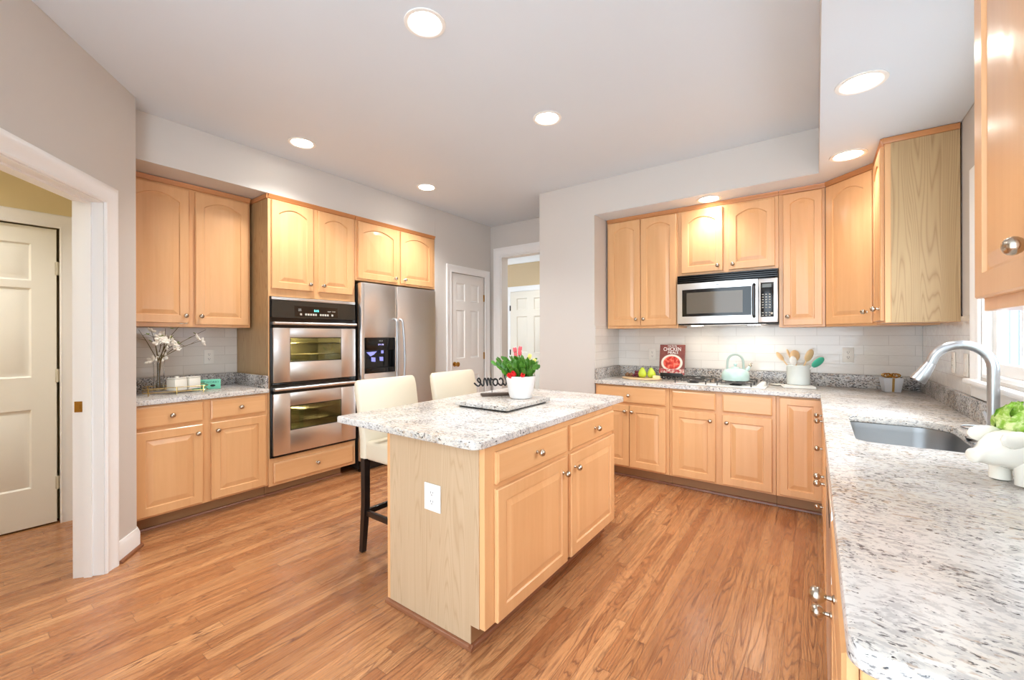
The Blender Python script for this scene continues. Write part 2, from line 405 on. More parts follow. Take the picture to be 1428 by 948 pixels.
# jamb linings (with stop) of the diagonal doorway and the hall opening
m = MB()
for xa, xb in ((S0, S0+.012), (S1-.012, S1)): m.box(xa, xb, -DT, 0, 0, DZ-.012)
m.box(S0, S1, -DT, 0, DZ-.012, DZ)
m.box(S0+.012, S0+.024, -.085, -.05, 0, DZ-.024); m.box(S1-.024, S1-.012, -.085, -.05, 0, DZ-.024); m.box(S0+.012, S1-.012, -.085, -.05, DZ-.024, DZ-.012)
struct(m.xf(DM).build('trim_6', TRIM))
m = MB(); m.box(OX0, OX0+.014, 4.56, 4.70, 0, OZ-.014); m.box(OX1-.014, OX1, 4.56, 4.70, 0, OZ-.014); m.box(OX0, OX1, 4.56, 4.70, OZ-.014, OZ)
struct(m.build('trim_7', TRIM))
m = MB(); prof = [(0, 0), (.02, 0), (.03, .02), (.07, .075), (.085, .10), (.10, .115), (.10, .13), (0, .13)]
m.loft([[Vector((x, 5.949-a, CZ-.27+.139-.0+b)) for a, b in prof] for x in (-5.2, -1.9)])
struct(m.build('trim_8', TRIM))
m = MB(); m.box(-5.2, -1.9, 5.925, 5.949, CZ-.27, CZ-.13, .006)
struct(m.build('trim_9', TRIM))
def baseboard(name, pts, z=.125, mat=TRIM, shoe=True):
    """pts: floor polyline; board grows to the left of travel"""
    pts = [Vector((p[0], p[1], 0)) for p in pts]
    def run(prof):
        L = []
        for i, p in enumerate(pts):
            d0 = (pts[i]-pts[i-1]).normalized() if i else (pts[1]-pts[0]).normalized()
            d1 = (pts[i+1]-pts[i]).normalized() if i < len(pts)-1 else d0
            n0 = Vector((-d0.y, d0.x, 0)); n1 = Vector((-d1.y, d1.x, 0)); b = (n0+n1); b = b/ (b.dot(n0) or 1)
            L.append([p+b*o+Vector((0, 0, h)) for o, h in prof])
        return MB().loft(L)
    o = struct(run([(.001, .001), (.016, .001), (.016, z-.03), (.011, z-.012), (.006, z), (.001, z)]).build(name, mat))
    if shoe:
        q = run([(.0165, .001), (.034, .001), (.032, .012), (.025, .018), (.0165, .019)]).build('shoe_moulding', SHOE, o)
    return o
e = DM @ Vector((S0-.095, 0, 0))
baseboard('baseboard_left', [(C0.x-.095, C0.y+.002), (C0.x, C0.y), (e.x, e.y)])
baseboard('baseboard_back', [(-1.79, 3.81), (-2.40, 3.81), (-2.40, 4.555)])
baseboard('baseboard_hall', [(-1.95, 5.949), (-3.40, 5.949)], shoe=False)

# six-panel doors -------------------------------------------------
def panel_ring(m, x0, x1, z0, z1, y=0.0):
    """moulded raised panel set into a door face at y (front -y)"""
    pr = [(0, .0), (.010, .010), (.018, .010), (.040, .002)]
    L = [[Vector((x0+o, y+d, z0+o)), Vector((x1-o, y+d, z0+o)), Vector((x1-o, y+d, z1-o)), Vector((x0+o, y+d, z1-o))] for o, d in pr]
    m.loft(L, False, True)
def six_panel(name, loc, rz, W, H, mat, hinge='left', knob=None, skip_panels=False, hinge_mat=BRASS, rail=(1.665, 1.775)):
    o = bpy.data.objects.new(name, None); COL.objects.link(o); o.location = loc; o.rotation_euler = (0, 0, radians(rz)); o['kind'] = 'structure'
    m = MB(); st = .112*W/.70; mid = .115*W/.70; pw = (W-2*st-mid)/2
    xs = [0, st, st+pw, st+pw+mid, W-st, W]; zs = [0, .27, .82, 1.045, rail[0], rail[1], H-.12, H]
    for i in range(5):
        for j in range(7):
            if i in (1, 3) and j in (1, 3, 5): panel_ring(m, xs[i], xs[i+1], zs[j], zs[j+1])
            else: m.loft([[Vector((xs[i], 0, zs[j])), Vector((xs[i+1], 0, zs[j])), Vector((xs[i+1], 0, zs[j+1])), Vector((xs[i], 0, zs[j+1]))]], False, True)
    m.loft([[Vector((0, y, 0)), Vector((W, y, 0)), Vector((W, y, H)), Vector((0, y, H))] for y in (0, .036)], False, True)
    m.build('door_leaf', mat, o)
    hx = -.004 if hinge == 'left' else W+.004
    h = None
    for hz in (.28, H*.5, H-.28):
        if h is None:
            h = MB(); h.box(-.012, .012, -.004, .001, -.045, .045, .001); h.tube([(0, -.006, -.047), (0, -.006, .047)], .0065, 8); h = h.build('hinge', hinge_mat, o, (hx, -.001, hz), label='metal hinge on the door edge')
        else: child_copy(h, o, (hx, -.001, hz))
    if knob:
        k = MB(); k.lathe([(.03, 0), (.03, .004), (.012, .010), (.011, .035), (.022, .042), (.030, .055), (.028, .068), (.014, .075), (.002, .076)], Matrix.Rotation(radians(90), 4, 'X'), 20)
        k.build('door_knob', BRASS, o, (knob[0], -.001, knob[1]), label='round brass door knob')
    return o
six_panel('door_1', (-3.693, PD0+.003, .012), 90, PD1-PD0-.006, PDZ-.016, DOORP, 'right', (.07, .975))
six_panel('door_2', (-4.436, -.233, .012), 90, .750, 2.10, plain('hall_door_paint', (242, 240, 230), .4), 'right', None, hinge_mat=plain('painted_hinge', (206, 200, 180), .4), rail=(1.67, 1.72))
six_panel('door_3', (-4.34, 5.93, .012), 0, .84, 2.095, plain('far_door_paint', (236, 228, 212), .4), 'left', None, hinge_mat=BLACKM)
# brass strike plate on the doorway jamb
sp = MB(); sp.box(0, .0015, -.018, .018, -.03, .03, .0005); sp.box(.0015, .003, -.008, .008, -.012, .012)
o = sp.build('strike_plate', BRASS); o.matrix_world = DM @ Matrix.Translation((S0+.0125, -.113, .95)); tag(o, 'small brass strike plate on the white doorway jamb at left', 'strike plate')

# window on the right wall ------------------------------------------------
RIGHTM = Matrix.Translation((.66, 0, 0)) @ Matrix.Rotation(radians(90), 4, 'Z')      # local x -> +Y, +y -> -X
win = bpy.data.objects.new('window_1', None); COL.objects.link(win); win.location = (.66, (WY0+WY1)/2, WZ0); win['kind'] = 'structure'
yo, zo = (WY0+WY1)/2, WZ0
def wl(m, *a): m.box(a[0], a[1], a[2]-yo, a[3]-yo, a[4]-zo, a[5]-zo, .003 if len(a) < 7 else a[6])
m = MB(); wl(m, .0, .071, WY0, WY0+.02, WZ0, WZ1); wl(m, 0, .071, WY1-.02, WY1, WZ0, WZ1); wl(m, 0, .071, WY0+.02, WY1-.02, WZ1-.02, WZ1); wl(m, 0, .071, WY0+.02, WY1-.02, WZ0, WZ0+.02)
m.build('jamb', TRIM, win)
ym = (WY0+WY1)/2
m = MB()
for a, b in ((WY0+.02, ym), (ym, WY1-.02)):
    wl(m, .035, .07, a, a+.055, WZ0+.02, WZ1-.02); wl(m, .035, .07, b-.055, b, WZ0+.02, WZ1-.02)
    wl(m, .035, .07, a+.055, b-.055, WZ0+.02, WZ0+.075); wl(m, .035, .07, a+.055, b-.055, WZ1-.075, WZ1-.02)
m.build('sash', TRIM, win)
m = MB()
for a, b in ((WY0+.075, ym-.055), (ym+.055, WY1-.075)):
    for q in (1, 2): wl(m, .046, .058, a, b, WZ0+.075+(WZ1-WZ0-.15)*q/3-.009, WZ0+.075+(WZ1-WZ0-.15)*q/3+.009, .001)
    wl(m, .046, .058, (a+b)/2-.009, (a+b)/2+.009, WZ0+.075, WZ1-.075, .001)
m.build('muntins', TRIM, win)
for a, b in ((WY0+.075, ym-.055), (ym+.055, WY1-.075)):
    m = MB(); wl(m, .060, .063, a, b, WZ0+.075, WZ1-.075, .0005); m.build('pane', PANE, win)
casing('trim_10', RIGHTM, WY0+.005, WY1-.005, WZ1-.005, wd=.095, z0=1.10)
m = MB(); m.box(.615, .6595, WY0-.11, WY1+.11, 1.088, 1.112, .006); m.box(.642, .6595, WY0-.09, WY1+.09, 1.022, 1.087, .004)
struct(m.build('trim_11', TRIM))
# pale fence seen through the window
fence = thing('garden_fence', 'pale blue grey vertical-board fence outside the kitchen window', 'fence', (1.85, 6.2, -.6))
m = MB()
for i in range(52): m.box(.0+(i % 2)*.012, .02+(i % 2)*.012, -3.6+i*.145, -3.6+i*.145+.142, 0, 2.5, .004)
m.build('boards', plain('fence_boards', (158, 170, 190), .7), fence)
m = MB(); m.box(.034, .08, -3.6, 3.9, .4, .5); m.box(.034, .08, -3.6, 3.9, 2.2, 2.3); m.build('rails', plain('fence_rail', (150, 162, 180), .7), fence)

# tile backsplashes
struct(MB().box(-1.756, .650, 4.412, 4.4195, 1.018, 1.44).build('wall_tile_back', TILE_X))
struct(MB().box(.651, .6595, 3.15, 4.411, 1.018, 1.44).build('wall_tile_right', TILE_Y))
struct(MB().box(-1.7645, -1.757, 3.815, 4.4195, 1.018, 1.44).build('wall_tile_side', TILE_Y))
struct(MB().box(-4.2895, -4.282, .757, 1.622, 1.018, 1.44).build('wall_tile_left', TILE_Y))

# ------------------------------------------------------------------ cabinets
_k = MB(); _k.lathe([(.009, 0), (.009, .002), (.0055, .005), (.005, .013), (.008, .0155), (.013, .019), (.0162, .0245), (.0172, .030), (.0158, .036), (.0125, .0405), (.007, .0435), (.001, .0445)], FRONT, 18)
KNOB_ME = _k.mesh('knob', NICKEL)
def knob(parent, loc):
    o = bpy.data.objects.new('knob', KNOB_ME); COL.objects.link(o); o.parent = parent; o.location = loc; return o
DTH = .020
def front(parent, kind, x0, x1, z0, z1, kn=None, arch=False):
    W, H = x1-x0, z1-z0; n = 14
    def ringpts(o, y, sag=0.0, top=None):
        t = H-(o if top is None else top)
        P = [Vector((o, y, o)), Vector((W-o, y, o))]
        for i in range(n+1):
            u = 1-2*i/n; x = W/2+(W/2-o)*u
            P.append(Vector((x, y, t-sag*u*u)))
        return P
    m = MB()
    if kind == 'door':
        fr = min(.058, W*.19)
        sg = min(.05, (W-2*fr)*.2) if arch else 0.0
        L = [ringpts(0, 0), ringpts(0, -DTH+.004), ringpts(.004, -DTH), ringpts(fr, -DTH, sg), ringpts(fr+.004, -DTH+.008, sg), ringpts(fr+.010, -DTH+.008, sg), ringpts(fr+.040, -DTH+.001, sg)]
        m.loft(L); mat = MAPLE
    else:
        L = [ringpts(0, 0), ringpts(0, -DTH+.006), ringpts(.003, -DTH+.0045), ringpts(.010, -DTH)]
        m.loft(L); mat = MAPLE_X
    o = m.build({'door': 'door', 'drawer': 'drawer', 'panel': 'false_drawer_front'}[kind], mat, parent, (x0, -.001, z0), sharp=12)
    if kn: knob(o, (kn[0]-x0, -DTH-.0005, kn[1]-z0))
    return o
def base_cab(label, loc, rz, W, D, fronts, H=.872, toe=.105, toe_x=(0, None), group=None, shoe=True, name='base_cabinet'):
    t = thing(name, label, 'cabinet', loc, rz, group)
    MB().box(0, W, 0, D, toe, H, .0015, 1).build('carcass', MAPLE, t)
    x1 = W if toe_x[1] is None else toe_x[1]
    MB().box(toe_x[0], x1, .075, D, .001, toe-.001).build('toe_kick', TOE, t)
    if shoe:
        m = MB(); m.loft([[Vector((x, .0745-a, b)) for a, b in ((0, .001), (.017, .001), (.015, .011), (.009, .017), (0, .018))] for x in (toe_x[0], x1)]); m.build('shoe_moulding', SHOE, t)
    for f in fronts: front(t, *f)
    return t
def wall_cab(label, loc, rz, W, D, z0, z1, fronts, name='wall_cabinet', crown_ends=(0, 0), side_mat=None):
    t = thing(name, label, 'cabinet', loc, rz)
    MB().box(0, W, 0, D, z0, z1-.036, .0015, 1).build('carcass', MAPLE, t)
    m = MB(); p = [(0, 0), (-.006, .004), (-.010, .018), (-.018, .026), (-.020, .036), (0, .036)]
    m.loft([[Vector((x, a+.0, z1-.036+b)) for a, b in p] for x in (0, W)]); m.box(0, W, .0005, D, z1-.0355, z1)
    m.build('crown_strip', CROWN_SHADED, t, label='thin crown strip along the cabinet top')
    for f in fronts: front(t, *f)
    return t
XL = -3.68
# left run (front faces +X): local x = Y - y0
y0 = .765
base_cab('maple base cabinet with two doors and two drawers under vase of white flowers', (XL, y0, 0), 90, 1.622-y0, .605, [
    ('drawer', .777-y0, 1.163-y0, .72, .862, (.975-y0, .79)), ('drawer', 1.214-y0, 1.601-y0, .72, .862, (1.408-y0, .79)),
    ('door', .777-y0, 1.163-y0, .12, .695, (1.125-y0, .635)), ('door', 1.214-y0, 1.601-y0, .12, .695, (1.25-y0, .635))])
wall_cab('maple wall cabinet with two arched doors above the vase of white flowers', (-3.96, y0, 0), 90, 1.602-y0, .325, 1.415, 2.525, [
    ('door', .785-y0, 1.163-y0, 1.445, 2.475, (1.135-y0, 1.50), True), ('door', 1.204-y0, 1.583-y0, 1.435, 2.475, (1.235-y0, 1.50), True)])
y0 = 1.626
t = thing('oven_cabinet', 'tall maple cabinet holding the double wall oven', 'cabinet', (XL, y0, 0), 90)
Wt = 2.432-y0
m = MB(); D = .605
m.box(0, .010, 0, D, .09, 2.489, .001, 1); m.box(Wt-.008, Wt, 0, D, .09, 2.489, .001, 1); m.box(.010, Wt-.008, 0, D, 1.678, 2.489); m.box(.010, Wt-.008, 0, D, .09, .320); m.box(.01, Wt-.008, D-.012, D, .32, 1.678)
m.build('carcass', MAPLE, t)
MB().box(-.0012, -.0002, .001, D, .93, 2.489).build('side_panel', OAK_UPPER, t, label='tan oak veneer side panel')
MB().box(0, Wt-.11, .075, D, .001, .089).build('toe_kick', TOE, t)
m = MB(); m.loft([[Vector((x, .0745-a, b)) for a, b in ((0, .001), (.017, .001), (.015, .011), (.009, .017), (0, .018))] for x in (0, Wt-.11)]); m.build('shoe_moulding', SHOE, t)
m = MB(); p = [(0, 0), (-.006, .004), (-.010, .018), (-.018, .026), (-.020, .036), (0, .036)]
m.loft([[Vector((x, a, 2.489+b)) for a, b in p] for x in (0, Wt)]); m.box(-.012, Wt, .0005, D, 2.4895, 2.525); m.build('crown_strip', CROWN_SHADED, t, label='thin crown strip along the cabinet top')
front(t, 'door', 1.648-y0, 2.005-y0, 1.742, 2.482, (1.965-y0, 1.80), True); front(t, 'door', 2.053-y0, 2.400-y0, 1.742, 2.482, (2.09-y0, 1.80), True)
front(t, 'drawer', 1.66-y0, 2.40-y0, .115, .282, (2.03-y0, .205))
y0 = 2.438
wall_cab('maple wall cabinet with two short arched doors above the steel refrigerator', (XL, y0, 0), 90, 3.499-y0, .60, 1.895, 2.525, [
    ('door', 2.462-y0, 2.945-y0, 1.915, 2.482, (2.90-y0, 1.955), True), ('door', 2.986-y0, 3.455-y0, 1.915, 2.482, (3.03-y0, 1.955), True)])
# back run (front faces -Y): local x = X - x0
YB = 3.81; x0 = -1.752
base_cab('maple base cabinet with one wide drawer and two doors at left of the cooktop', (x0, YB, 0), 0, -1.054-x0, .60, [
    ('drawer', -1.735-x0, -1.082-x0, .715, .862, (-1.41-x0, .785)), ('door', -1.735-x0, -1.415-x0, .122, .69, (-1.445-x0, .635)), ('door', -1.409-x0, -1.082-x0, .122, .69, (-1.378-x0, .635))])
x0 = -1.052
base_cab('maple base cabinet under the cooktop with two doors below two false drawer fronts', (x0, YB, 0), 0, -.256-x0, .60, [
    ('panel', -1.026-x0, -.680-x0, .715, .858), ('panel', -.627-x0, -.280-x0, .715, .858),
    ('door', -1.026-x0, -.680-x0, .122, .69, (-.715-x0, .63)), ('door', -.627-x0, -.280-x0, .122, .69, (-.592-x0, .63))])
x0 = -.254
t = base_cab('maple corner base cabinet with full height doors meeting in the inner corner', (x0, YB, 0), 0, .90, .60, [
    ('door', -.232-x0, .030-x0, .122, .862)], toe_x=(0, .30))
# right leaf of the corner cabinet faces -X
ca = MB(); ca.box(.302, .898, -.325, -.002, .105, .872, .001, 1); ca.build('side_carcass', MAPLE, t)
lf = front(t, 'door', 0, .29, .122, .862, (.26, .79)); lf.rotation_euler = (0, 0, radians(-90)); lf.location = (.301, -.03, .122)
lf.children[0].location = (.25, -DTH-.0005, .67)
XR = .050
def right_cab(label, ya, yb, fronts, name='base_cabinet', toe_x=(0, None)):
    """cabinet facing -X from far end ya to near end yb; fronts given in world Y"""
    fr = []
    for f in fronts:
        k = f[5] if len(f) > 5 else None
        fr.append((f[0], ya-f[1], ya-f[2], f[3], f[4], (ya-k[0], k[1]) if k else None))
    return base_cab(label, (XR, ya, 0), -90, ya-yb, .60, fr, name=name, toe_x=toe_x)
right_cab('narrow maple stack of four drawers beside the corner cabinet', 3.48, 3.13, [
    ('drawer', 3.465, 3.145, .705, .862, (3.31, .79)), ('drawer', 3.465, 3.145, .53, .695, (3.31, .615)), ('drawer', 3.465, 3.145, .335, .52, (3.31, .44)), ('drawer', 3.465, 3.145, .12, .325, (3.31, .245))], name='drawer_cabinet')
SB = right_cab('maple sink base cabinet with two doors under the steel sink', 3.128, 2.035, [
    ('panel', 3.105, 2.54, .715, .862), ('panel', 2.50, 2.06, .715, .862), ('door', 3.105, 2.54, .122, .69, (2.58, .635)), ('door', 2.50, 2.06, .122, .69, (2.46, .635))], name='sink_base_cabinet')
# the sink base is open above for the bowl: replace its carcass with an open box
for c in SB.children:
    if c.name.startswith('carcass'):
        Wb = 3.128-2.035; m = MB()
        m.box(0, Wb, 0, .02, .105, .872, .001, 1); m.box(0, .018, .021, .60, .105, .872); m.box(Wb-.018, Wb, .021, .60, .105, .872); m.box(.019, Wb-.019, .585, .60, .105, .872); m.box(.019, Wb-.019, .021, .584, .105, .123)
        c.data = m.mesh('carcass', MAPLE)
EC = right_cab('maple base cabinet with one drawer and door at the near end of right counter', 1.395, .775, [
    ('drawer', 1.375, .80, .705, .862, (1.09, .79)), ('door', 1.375, .80, .122, .69, (1.336, .625))], toe_x=(0, None))
MB().box(1.395-.7745, 1.395-.7735, .04, .60, .105, .871).build('end_panel', OAK_PANEL, EC, label='pale oak veneer end panel')

# dishwasher
t = thing('dishwasher', 'built-in dishwasher with grey steel front under the right counter', 'dishwasher', (XR, 2.030, 0), -90)
MB().box(.003, .625, .03, .58, .09, .868).build('tub', BLACKM, t)
m = MB(); m.box(.004, .624, -.022, .029, .13, .755, .006); m.build('door', STEEL, t)
m = MB(); m.box(.004, .624, -.022, .029, .76, .866, .006); m.build('control_panel', STEEL, t)
MB().box(.05, .57, -.0235, -.0222, .80, .84, .0005).build('button_strip', BLACK, t)
MB().box(.01, .618, .06, .08, .002, .088).build('kick_plate', BLACKM, t)

# back wall cabinets
YU = 4.09; x0 = -1.748
wall_cab('tall maple wall cabinet with two narrow arched doors above the cookbook', (x0, YU, 0), 0, -1.048-x0, .32, 1.412, 2.525, [
    ('door', -1.730-x0, -1.403-x0, 1.438, 2.482, (-1.437-x0, 1.50), True), ('door', -1.397-x0, -1.060-x0, 1.438, 2.482, (-1.363-x0, 1.50), True)])
x0 = -1.046
wall_cab('short maple wall cabinet with two arched doors above the microwave', (x0, YU, 0), 0, -.253-x0, .32, 1.892, 2.525, [
    ('door', -1.014-x0, -.668-x0, 1.912, 2.474, (-.705-x0, 1.955), True), ('door', -.622-x0, -.277-x0, 1.912, 2.474, (-.585-x0, 1.955), True)])
x0 = -.251
wall_cab('narrow maple wall cabinet with a single arched door right of the microwave', (x0, YU, 0), 0, .055-x0, .32, 1.405, 2.525, [
    ('door', -.222-x0, .035-x0, 1.42, 2.482, (-.19-x0, 1.49), True)])
# diagonal corner wall cabinet
t = thing('corner_wall_cabinet', 'maple corner wall cabinet with one wide arched door set diagonally', 'cabinet', (.060, 4.088, 0), -45)
m = MB(); pl = [(.060, 4.088), (.332, 3.816), (.645, 3.816), (.645, 4.405), (.060, 4.405)]
Mi = (Matrix.Translation((.060, 4.088, 0)) @ Matrix.Rotation(radians(-45), 4, 'Z')).inverted()
P = [Mi @ Vector((a, b, 1.405)) for a, b in pl]
m.poly(P, (0, 0, 1.084)); m.build('carcass', MAPLE, t)
m = MB(); Wd = .385; p = [(0, 0), (-.006, .004), (-.010, .018), (-.018, .026), (-.020, .036), (0, .036)]
m.loft([[Vector((x, a, 2.489+b)) for a, b in p] for x in (0.0, Wd)]); m.poly([q+Vector((0, 0, 1.0845)) for q in P], (0, 0, .0355)); m.build('crown_strip', CROWN_SHADED, t, label='thin crown strip along the cabinet top')
front(t, 'door', .014, .371, 1.42, 2.482, (.335, 1.50), True)
# narrow cabinet on the right wall, oak end panel towards the camera
ya, yb = 3.808, 3.376
t = wall_cab('maple wall cabinet with broad tan oak end panel facing the sink window', (.334, ya, 0), -90, ya-yb, .318, 1.412, 2.525, [
    ('door', .018, ya-yb-.02, 1.425, 2.482, (.40-.03, 1.50), True)])
MB().box(ya-yb+.0002, ya-yb+.004, .028, .317, 1.413, 2.489).build('end_panel', OAK_UPPER, t, label='broad tan oak veneer end panel')
MB().box(ya-yb+.0002, ya-yb+.012, -.012, .317, 2.4895, 2.5245, .003).build('crown_return', CROWN_SHADED, t)
# near wall cabinet on the right wall
ya, yb = 1.548, .78
t = wall_cab('near maple wall cabinet hung beside the window at the right edge', (.34, ya, 0), -90, ya-yb, .31, 1.395, 2.525, [
    ('door', .020, .430, 1.425, 2.482, (.396, 1.497), True), ('door', .438, .755, 1.425, 2.482, (.73, 1.497), True)])

# ------------------------------------------------------------------ countertops
def offs(loop, d):
    """inset closed 2D loop (CCW) by d towards the inside"""
    n = len(loop); out = []
    for i in range(n):
        a, b, c = Vector(loop[i-1]), Vector(loop[i]), Vector(loop[(i+1) % n])
        e0 = (b-a).normalized(); e1 = (c-b).normalized(); n0 = Vector((-e0.y, e0.x)); n1 = Vector((-e1.y, e1.x)); s = n0+n1
        s = s/max(.3, s.dot(n0)); out.append(b+s*d)
    return out
def rounded(pts, rad):
    """round corners of closed 2D polygon; rad per corner"""
    n = len(pts); out = []
    for i in range(n):
        a, b, c = Vector(pts[i-1]), Vector(pts[i]), Vector(pts[(i+1) % n]); r = rad[i]
        if r <= 0: out.append(b); continue
        d0 = (a-b).normalized(); d1 = (c-b).normalized(); k = 7
        ang = d0.angle(d1); tl = r/math.tan(ang/2); ctr = b+(d0+d1).normalized()*(r/sin(ang/2))
        p0 = b+d0*tl; p1 = b+d1*tl; a0 = math.atan2(p0.y-ctr.y, p0.x-ctr.x); a1 = math.atan2(p1.y-ctr.y, p1.x-ctr.x); da = (a1-a0+pi) % (2*pi)-pi
        for j in range(k+1): q = a0+da*j/k; out.append(Vector((ctr.x+r*cos(q), ctr.y+r*sin(q))))
    return out
def slab(outer, hole, z0, z1, r=.007):
    m = MB(); bm = m.bm
    def wallrings(lp, sgn):
        R = []
        for d, z in ((0.003, z0), (0, z0+.003), (0, z1-r), (r*.3, z1-r*.3), (r, z1)):
            q = offs(lp, d*sgn); R.append([bm.verts.new((p.x, p.y, z)) for p in q])
        n = len(lp)
        for A, B in zip(R[:-1], R[1:]):
            for i in range(n): bm.faces.new((A[i], A[(i+1) % n], B[(i+1) % n], B[i]))
        return R[0], R[-1]
    rings = [wallrings(outer, 1)]
    if hole: rings.append(wallrings(hole, -1))
    for idx in (0, 1):
        es = []
        for R in rings:
            V = R[idx]
            for i in range(len(V)):
                e = bm.edges.get((V[i], V[(i+1) % len(V)])); es.append(e)
        bmesh.ops.triangle_fill(bm, use_beauty=True, use_dissolve=False, edges=es)
    return m
CT0, CT1 = .876, .912
t = thing('countertop', 'speckled granite countertop with backsplash ledge under white flower vase', 'countertop', (-3.97, 1.19, CT0))
lp = [(-4.287, .760), (-3.652, .760), (-3.652, 1.623), (-4.287, 1.623)]
slab(rounded(lp, [0, 0, .008, 0]), None, CT0, CT1).xf(Matrix.Translation((3.97, -1.19, -CT0))).build('slab', GRANITE, t)
m = MB(); m.box(-4.287, -4.262, .760, 1.622, CT1, 1.015, .003); m.box(-4.261, -3.665, 1.598, 1.622, CT1, 1.015, .003)
m.xf(Matrix.Translation((3.97, -1.19, -CT0))).build('backsplash_ledge', GRANITE_E, t)
t = thing('countertop', 'L-shaped speckled granite countertop with sink and cooktop', 'countertop', (.30, 2.3, CT0))
lp = [(-1.755, 3.775), (.020, 3.775), (.034, .735), (.655, .735), (.655, 4.411), (-1.755, 4.411)]
hole = rounded([(.130, 2.185), (.505, 2.185), (.515, 2.88), (.135, 2.88)], [.06, .06, .13, .03])
slab(rounded(lp, [0, 0, .035, 0, 0, 0]), hole, CT0, CT1).xf(Matrix.Translation((-.30, -2.3, -CT0))).build('slab', GRANITE, t)
m = MB(); m.box(-1.755, .655, 4.386, 4.411, CT1, 1.017, .003); m.box(.631, .655, .76, 4.385, CT1, 1.017, .003); m.box(-1.755, -1.731, 3.79, 4.385, CT1, 1.017, .003)
m.xf(Matrix.Translation((-.30, -2.3, -CT0))).build('backsplash_ledge', GRANITE_E, t)
# sink bowl
t = thing('sink', 'undermount stainless steel sink bowl below the arched faucet', 'sink', (.32, 2.53, .68))
hb = rounded([(.124, 2.179), (.511, 2.179), (.521, 2.886), (.129, 2.886)], [.065, .065, .135, .035])
m = MB(); Ls = []
for d, z in ((-.012, CT0-.001), (-.002, CT0-.002), (.004, CT0-.03), (.012, .72), (.03, .690), (.06, .685)):
    Ls.append([Vector((q.x-.32, q.y-2.53, z-.68)) for q in offs(hb, d)])
m.loft(Ls, False, True); m.build('bowl', steel('sink_steel', (150, 150, 150), .36, 2), t)
m = MB(); m.lathe([(.045, .0055), (.043, .009), (.03, .007), (.012, .006), (.001, .006)], None, 20, True, True); m.build('drain', CHROME, t)

# ------------------------------------------------------------------ island
t = thing('kitchen_island', 'maple kitchen island cabinet with doors and drawers on the right side', 'kitchen island', (-1.125, 1.350, 0), 90)
IW = 2.700-1.350; ID = .615
MB().box(0, IW, 0, ID, .10, .872, .0015, 1).build('carcass', MAPLE, t)
m = MB(); m.poly([(-.0045, ID, .02), (-.0045, .075, .02), (-.0045, .075, .10), (-.0045, .028, .10), (-.0045, .028, .871), (-.0045, ID, .871)], (.004, 0, 0)); m.build('end_panel', OAK_PANEL, t, label='pale oak end panel with a notched toe space')
MB().box(-.006, -.0005, ID-.002, ID+.017, .02, .871, .001, 1).build('corner_strip', MAPLE, t)
MB().box(.0005, IW-.001, ID+.0005, ID+.006, .02, .871).build('back_panel', OAK_PANEL, t)
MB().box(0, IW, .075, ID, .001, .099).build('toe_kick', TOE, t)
m = MB(); q = [(0, .001), (.017, .001), (.015, .012), (.009, .018), (0, .02)]
m.loft([[Vector((x, .0745-a, b)) for a, b in q] for x in (-.02, IW)]); m.loft([[Vector((-.005-a, y, b)) for a, b in q] for y in (.058, ID+.02)]); m.build('shoe_moulding', SHOE, t)
b = 1.350
front(t, 'drawer', 1.415-b, 2.035-b, .70, .838, (1.725-b, .772)); front(t, 'drawer', 2.078-b, 2.688-b, .70, .838, (2.385-b, .772))
front(t, 'door', 1.415-b, 2.035-b, .105, .678, (1.985-b, .60)); front(t, 'door', 2.078-b, 2.688-b, .105, .678, (2.045-b+.075, .60))
t = thing('countertop', 'speckled granite island countertop overhanging toward the bar stools', 'countertop', (-1.6, 2.07, .873))
lp = [(-2.095, 1.270), (-1.100, 1.270), (-1.100, 2.885), (-2.095, 2.885)]
slab(rounded(lp, [.015, .05, .05, .015]), None, .874, .908).xf(Matrix.Translation((1.6, -2.07, -.873))).build('slab', GRANITE, t)

# outlets -----------------------------------------------------------
def outlet(label, M, w=.075, h=.122, kind='duplex', face=WHITE):
    t = thing('wall_outlet' if kind != 'switch' else 'light_switch', label, 'outlet' if kind != 'switch' else 'switch'); t.matrix_world = M
    MB().box(-w/2, w/2, -.006, -.0005, -h/2, h/2, .003).build('cover_plate', face, t)
    if kind == 'duplex':
        for dz in (-.02, .02):
            m = MB(); m.lathe([(.0165, .006), (.0165, .0075), (.0145, .008)], Matrix.Translation((0, 0, dz)) @ FRONT, 20); o = m.build('socket', face, t)
            m = MB(); m.box(-.0075, -.005, -.0085, -.0079, -.001+dz, .009+dz); m.box(.005, .0075, -.0085, -.0079, .0+dz, .008+dz); m.lathe([(.0028, .0079), (.0028, .0085)], Matrix.Translation((0, 0, dz-.007)) @ FRONT, 10); m.build('slots', BLACKM, o)
    else:
        m = MB(); m.box(-.016, .016, -.0085, -.0055, -.033, .033, .002); m.build('rocker', face, t)
    return t
ALM = plain('almond_plastic', (232, 226, 216), .35)
outlet('white outlet plate on the pale oak end panel of the island', Matrix.Translation((-1.428, 1.3446, .597)), .105, .125)
outlet('outlet on the left tile backsplash beside the turquoise sign', Matrix.Translation((-4.2818, 1.403, 1.165)) @ Matrix.Rotation(radians(90), 4, 'Z'), face=ALM)
outlet('outlet on the back tile between fruit board and cookbook', Matrix.Translation((-1.39, 4.4118, 1.145)), face=ALM)
outlet('outlet on the back tile between spoon crock and gold-bow planter', Matrix.Translation((.208, 4.4118, 1.175)), face=ALM)
outlet('outlet on the right tile framed by the faucet arch', Matrix.Translation((.6508, 3.51, 1.175)) @ Matrix.Rotation(radians(-90), 4, 'Z'), face=ALM)
outlet('light switch on the right tile beside the window casing', Matrix.Translation((.6508, 3.255, 1.175)) @ Matrix.Rotation(radians(-90), 4, 'Z'), kind='switch', face=ALM)

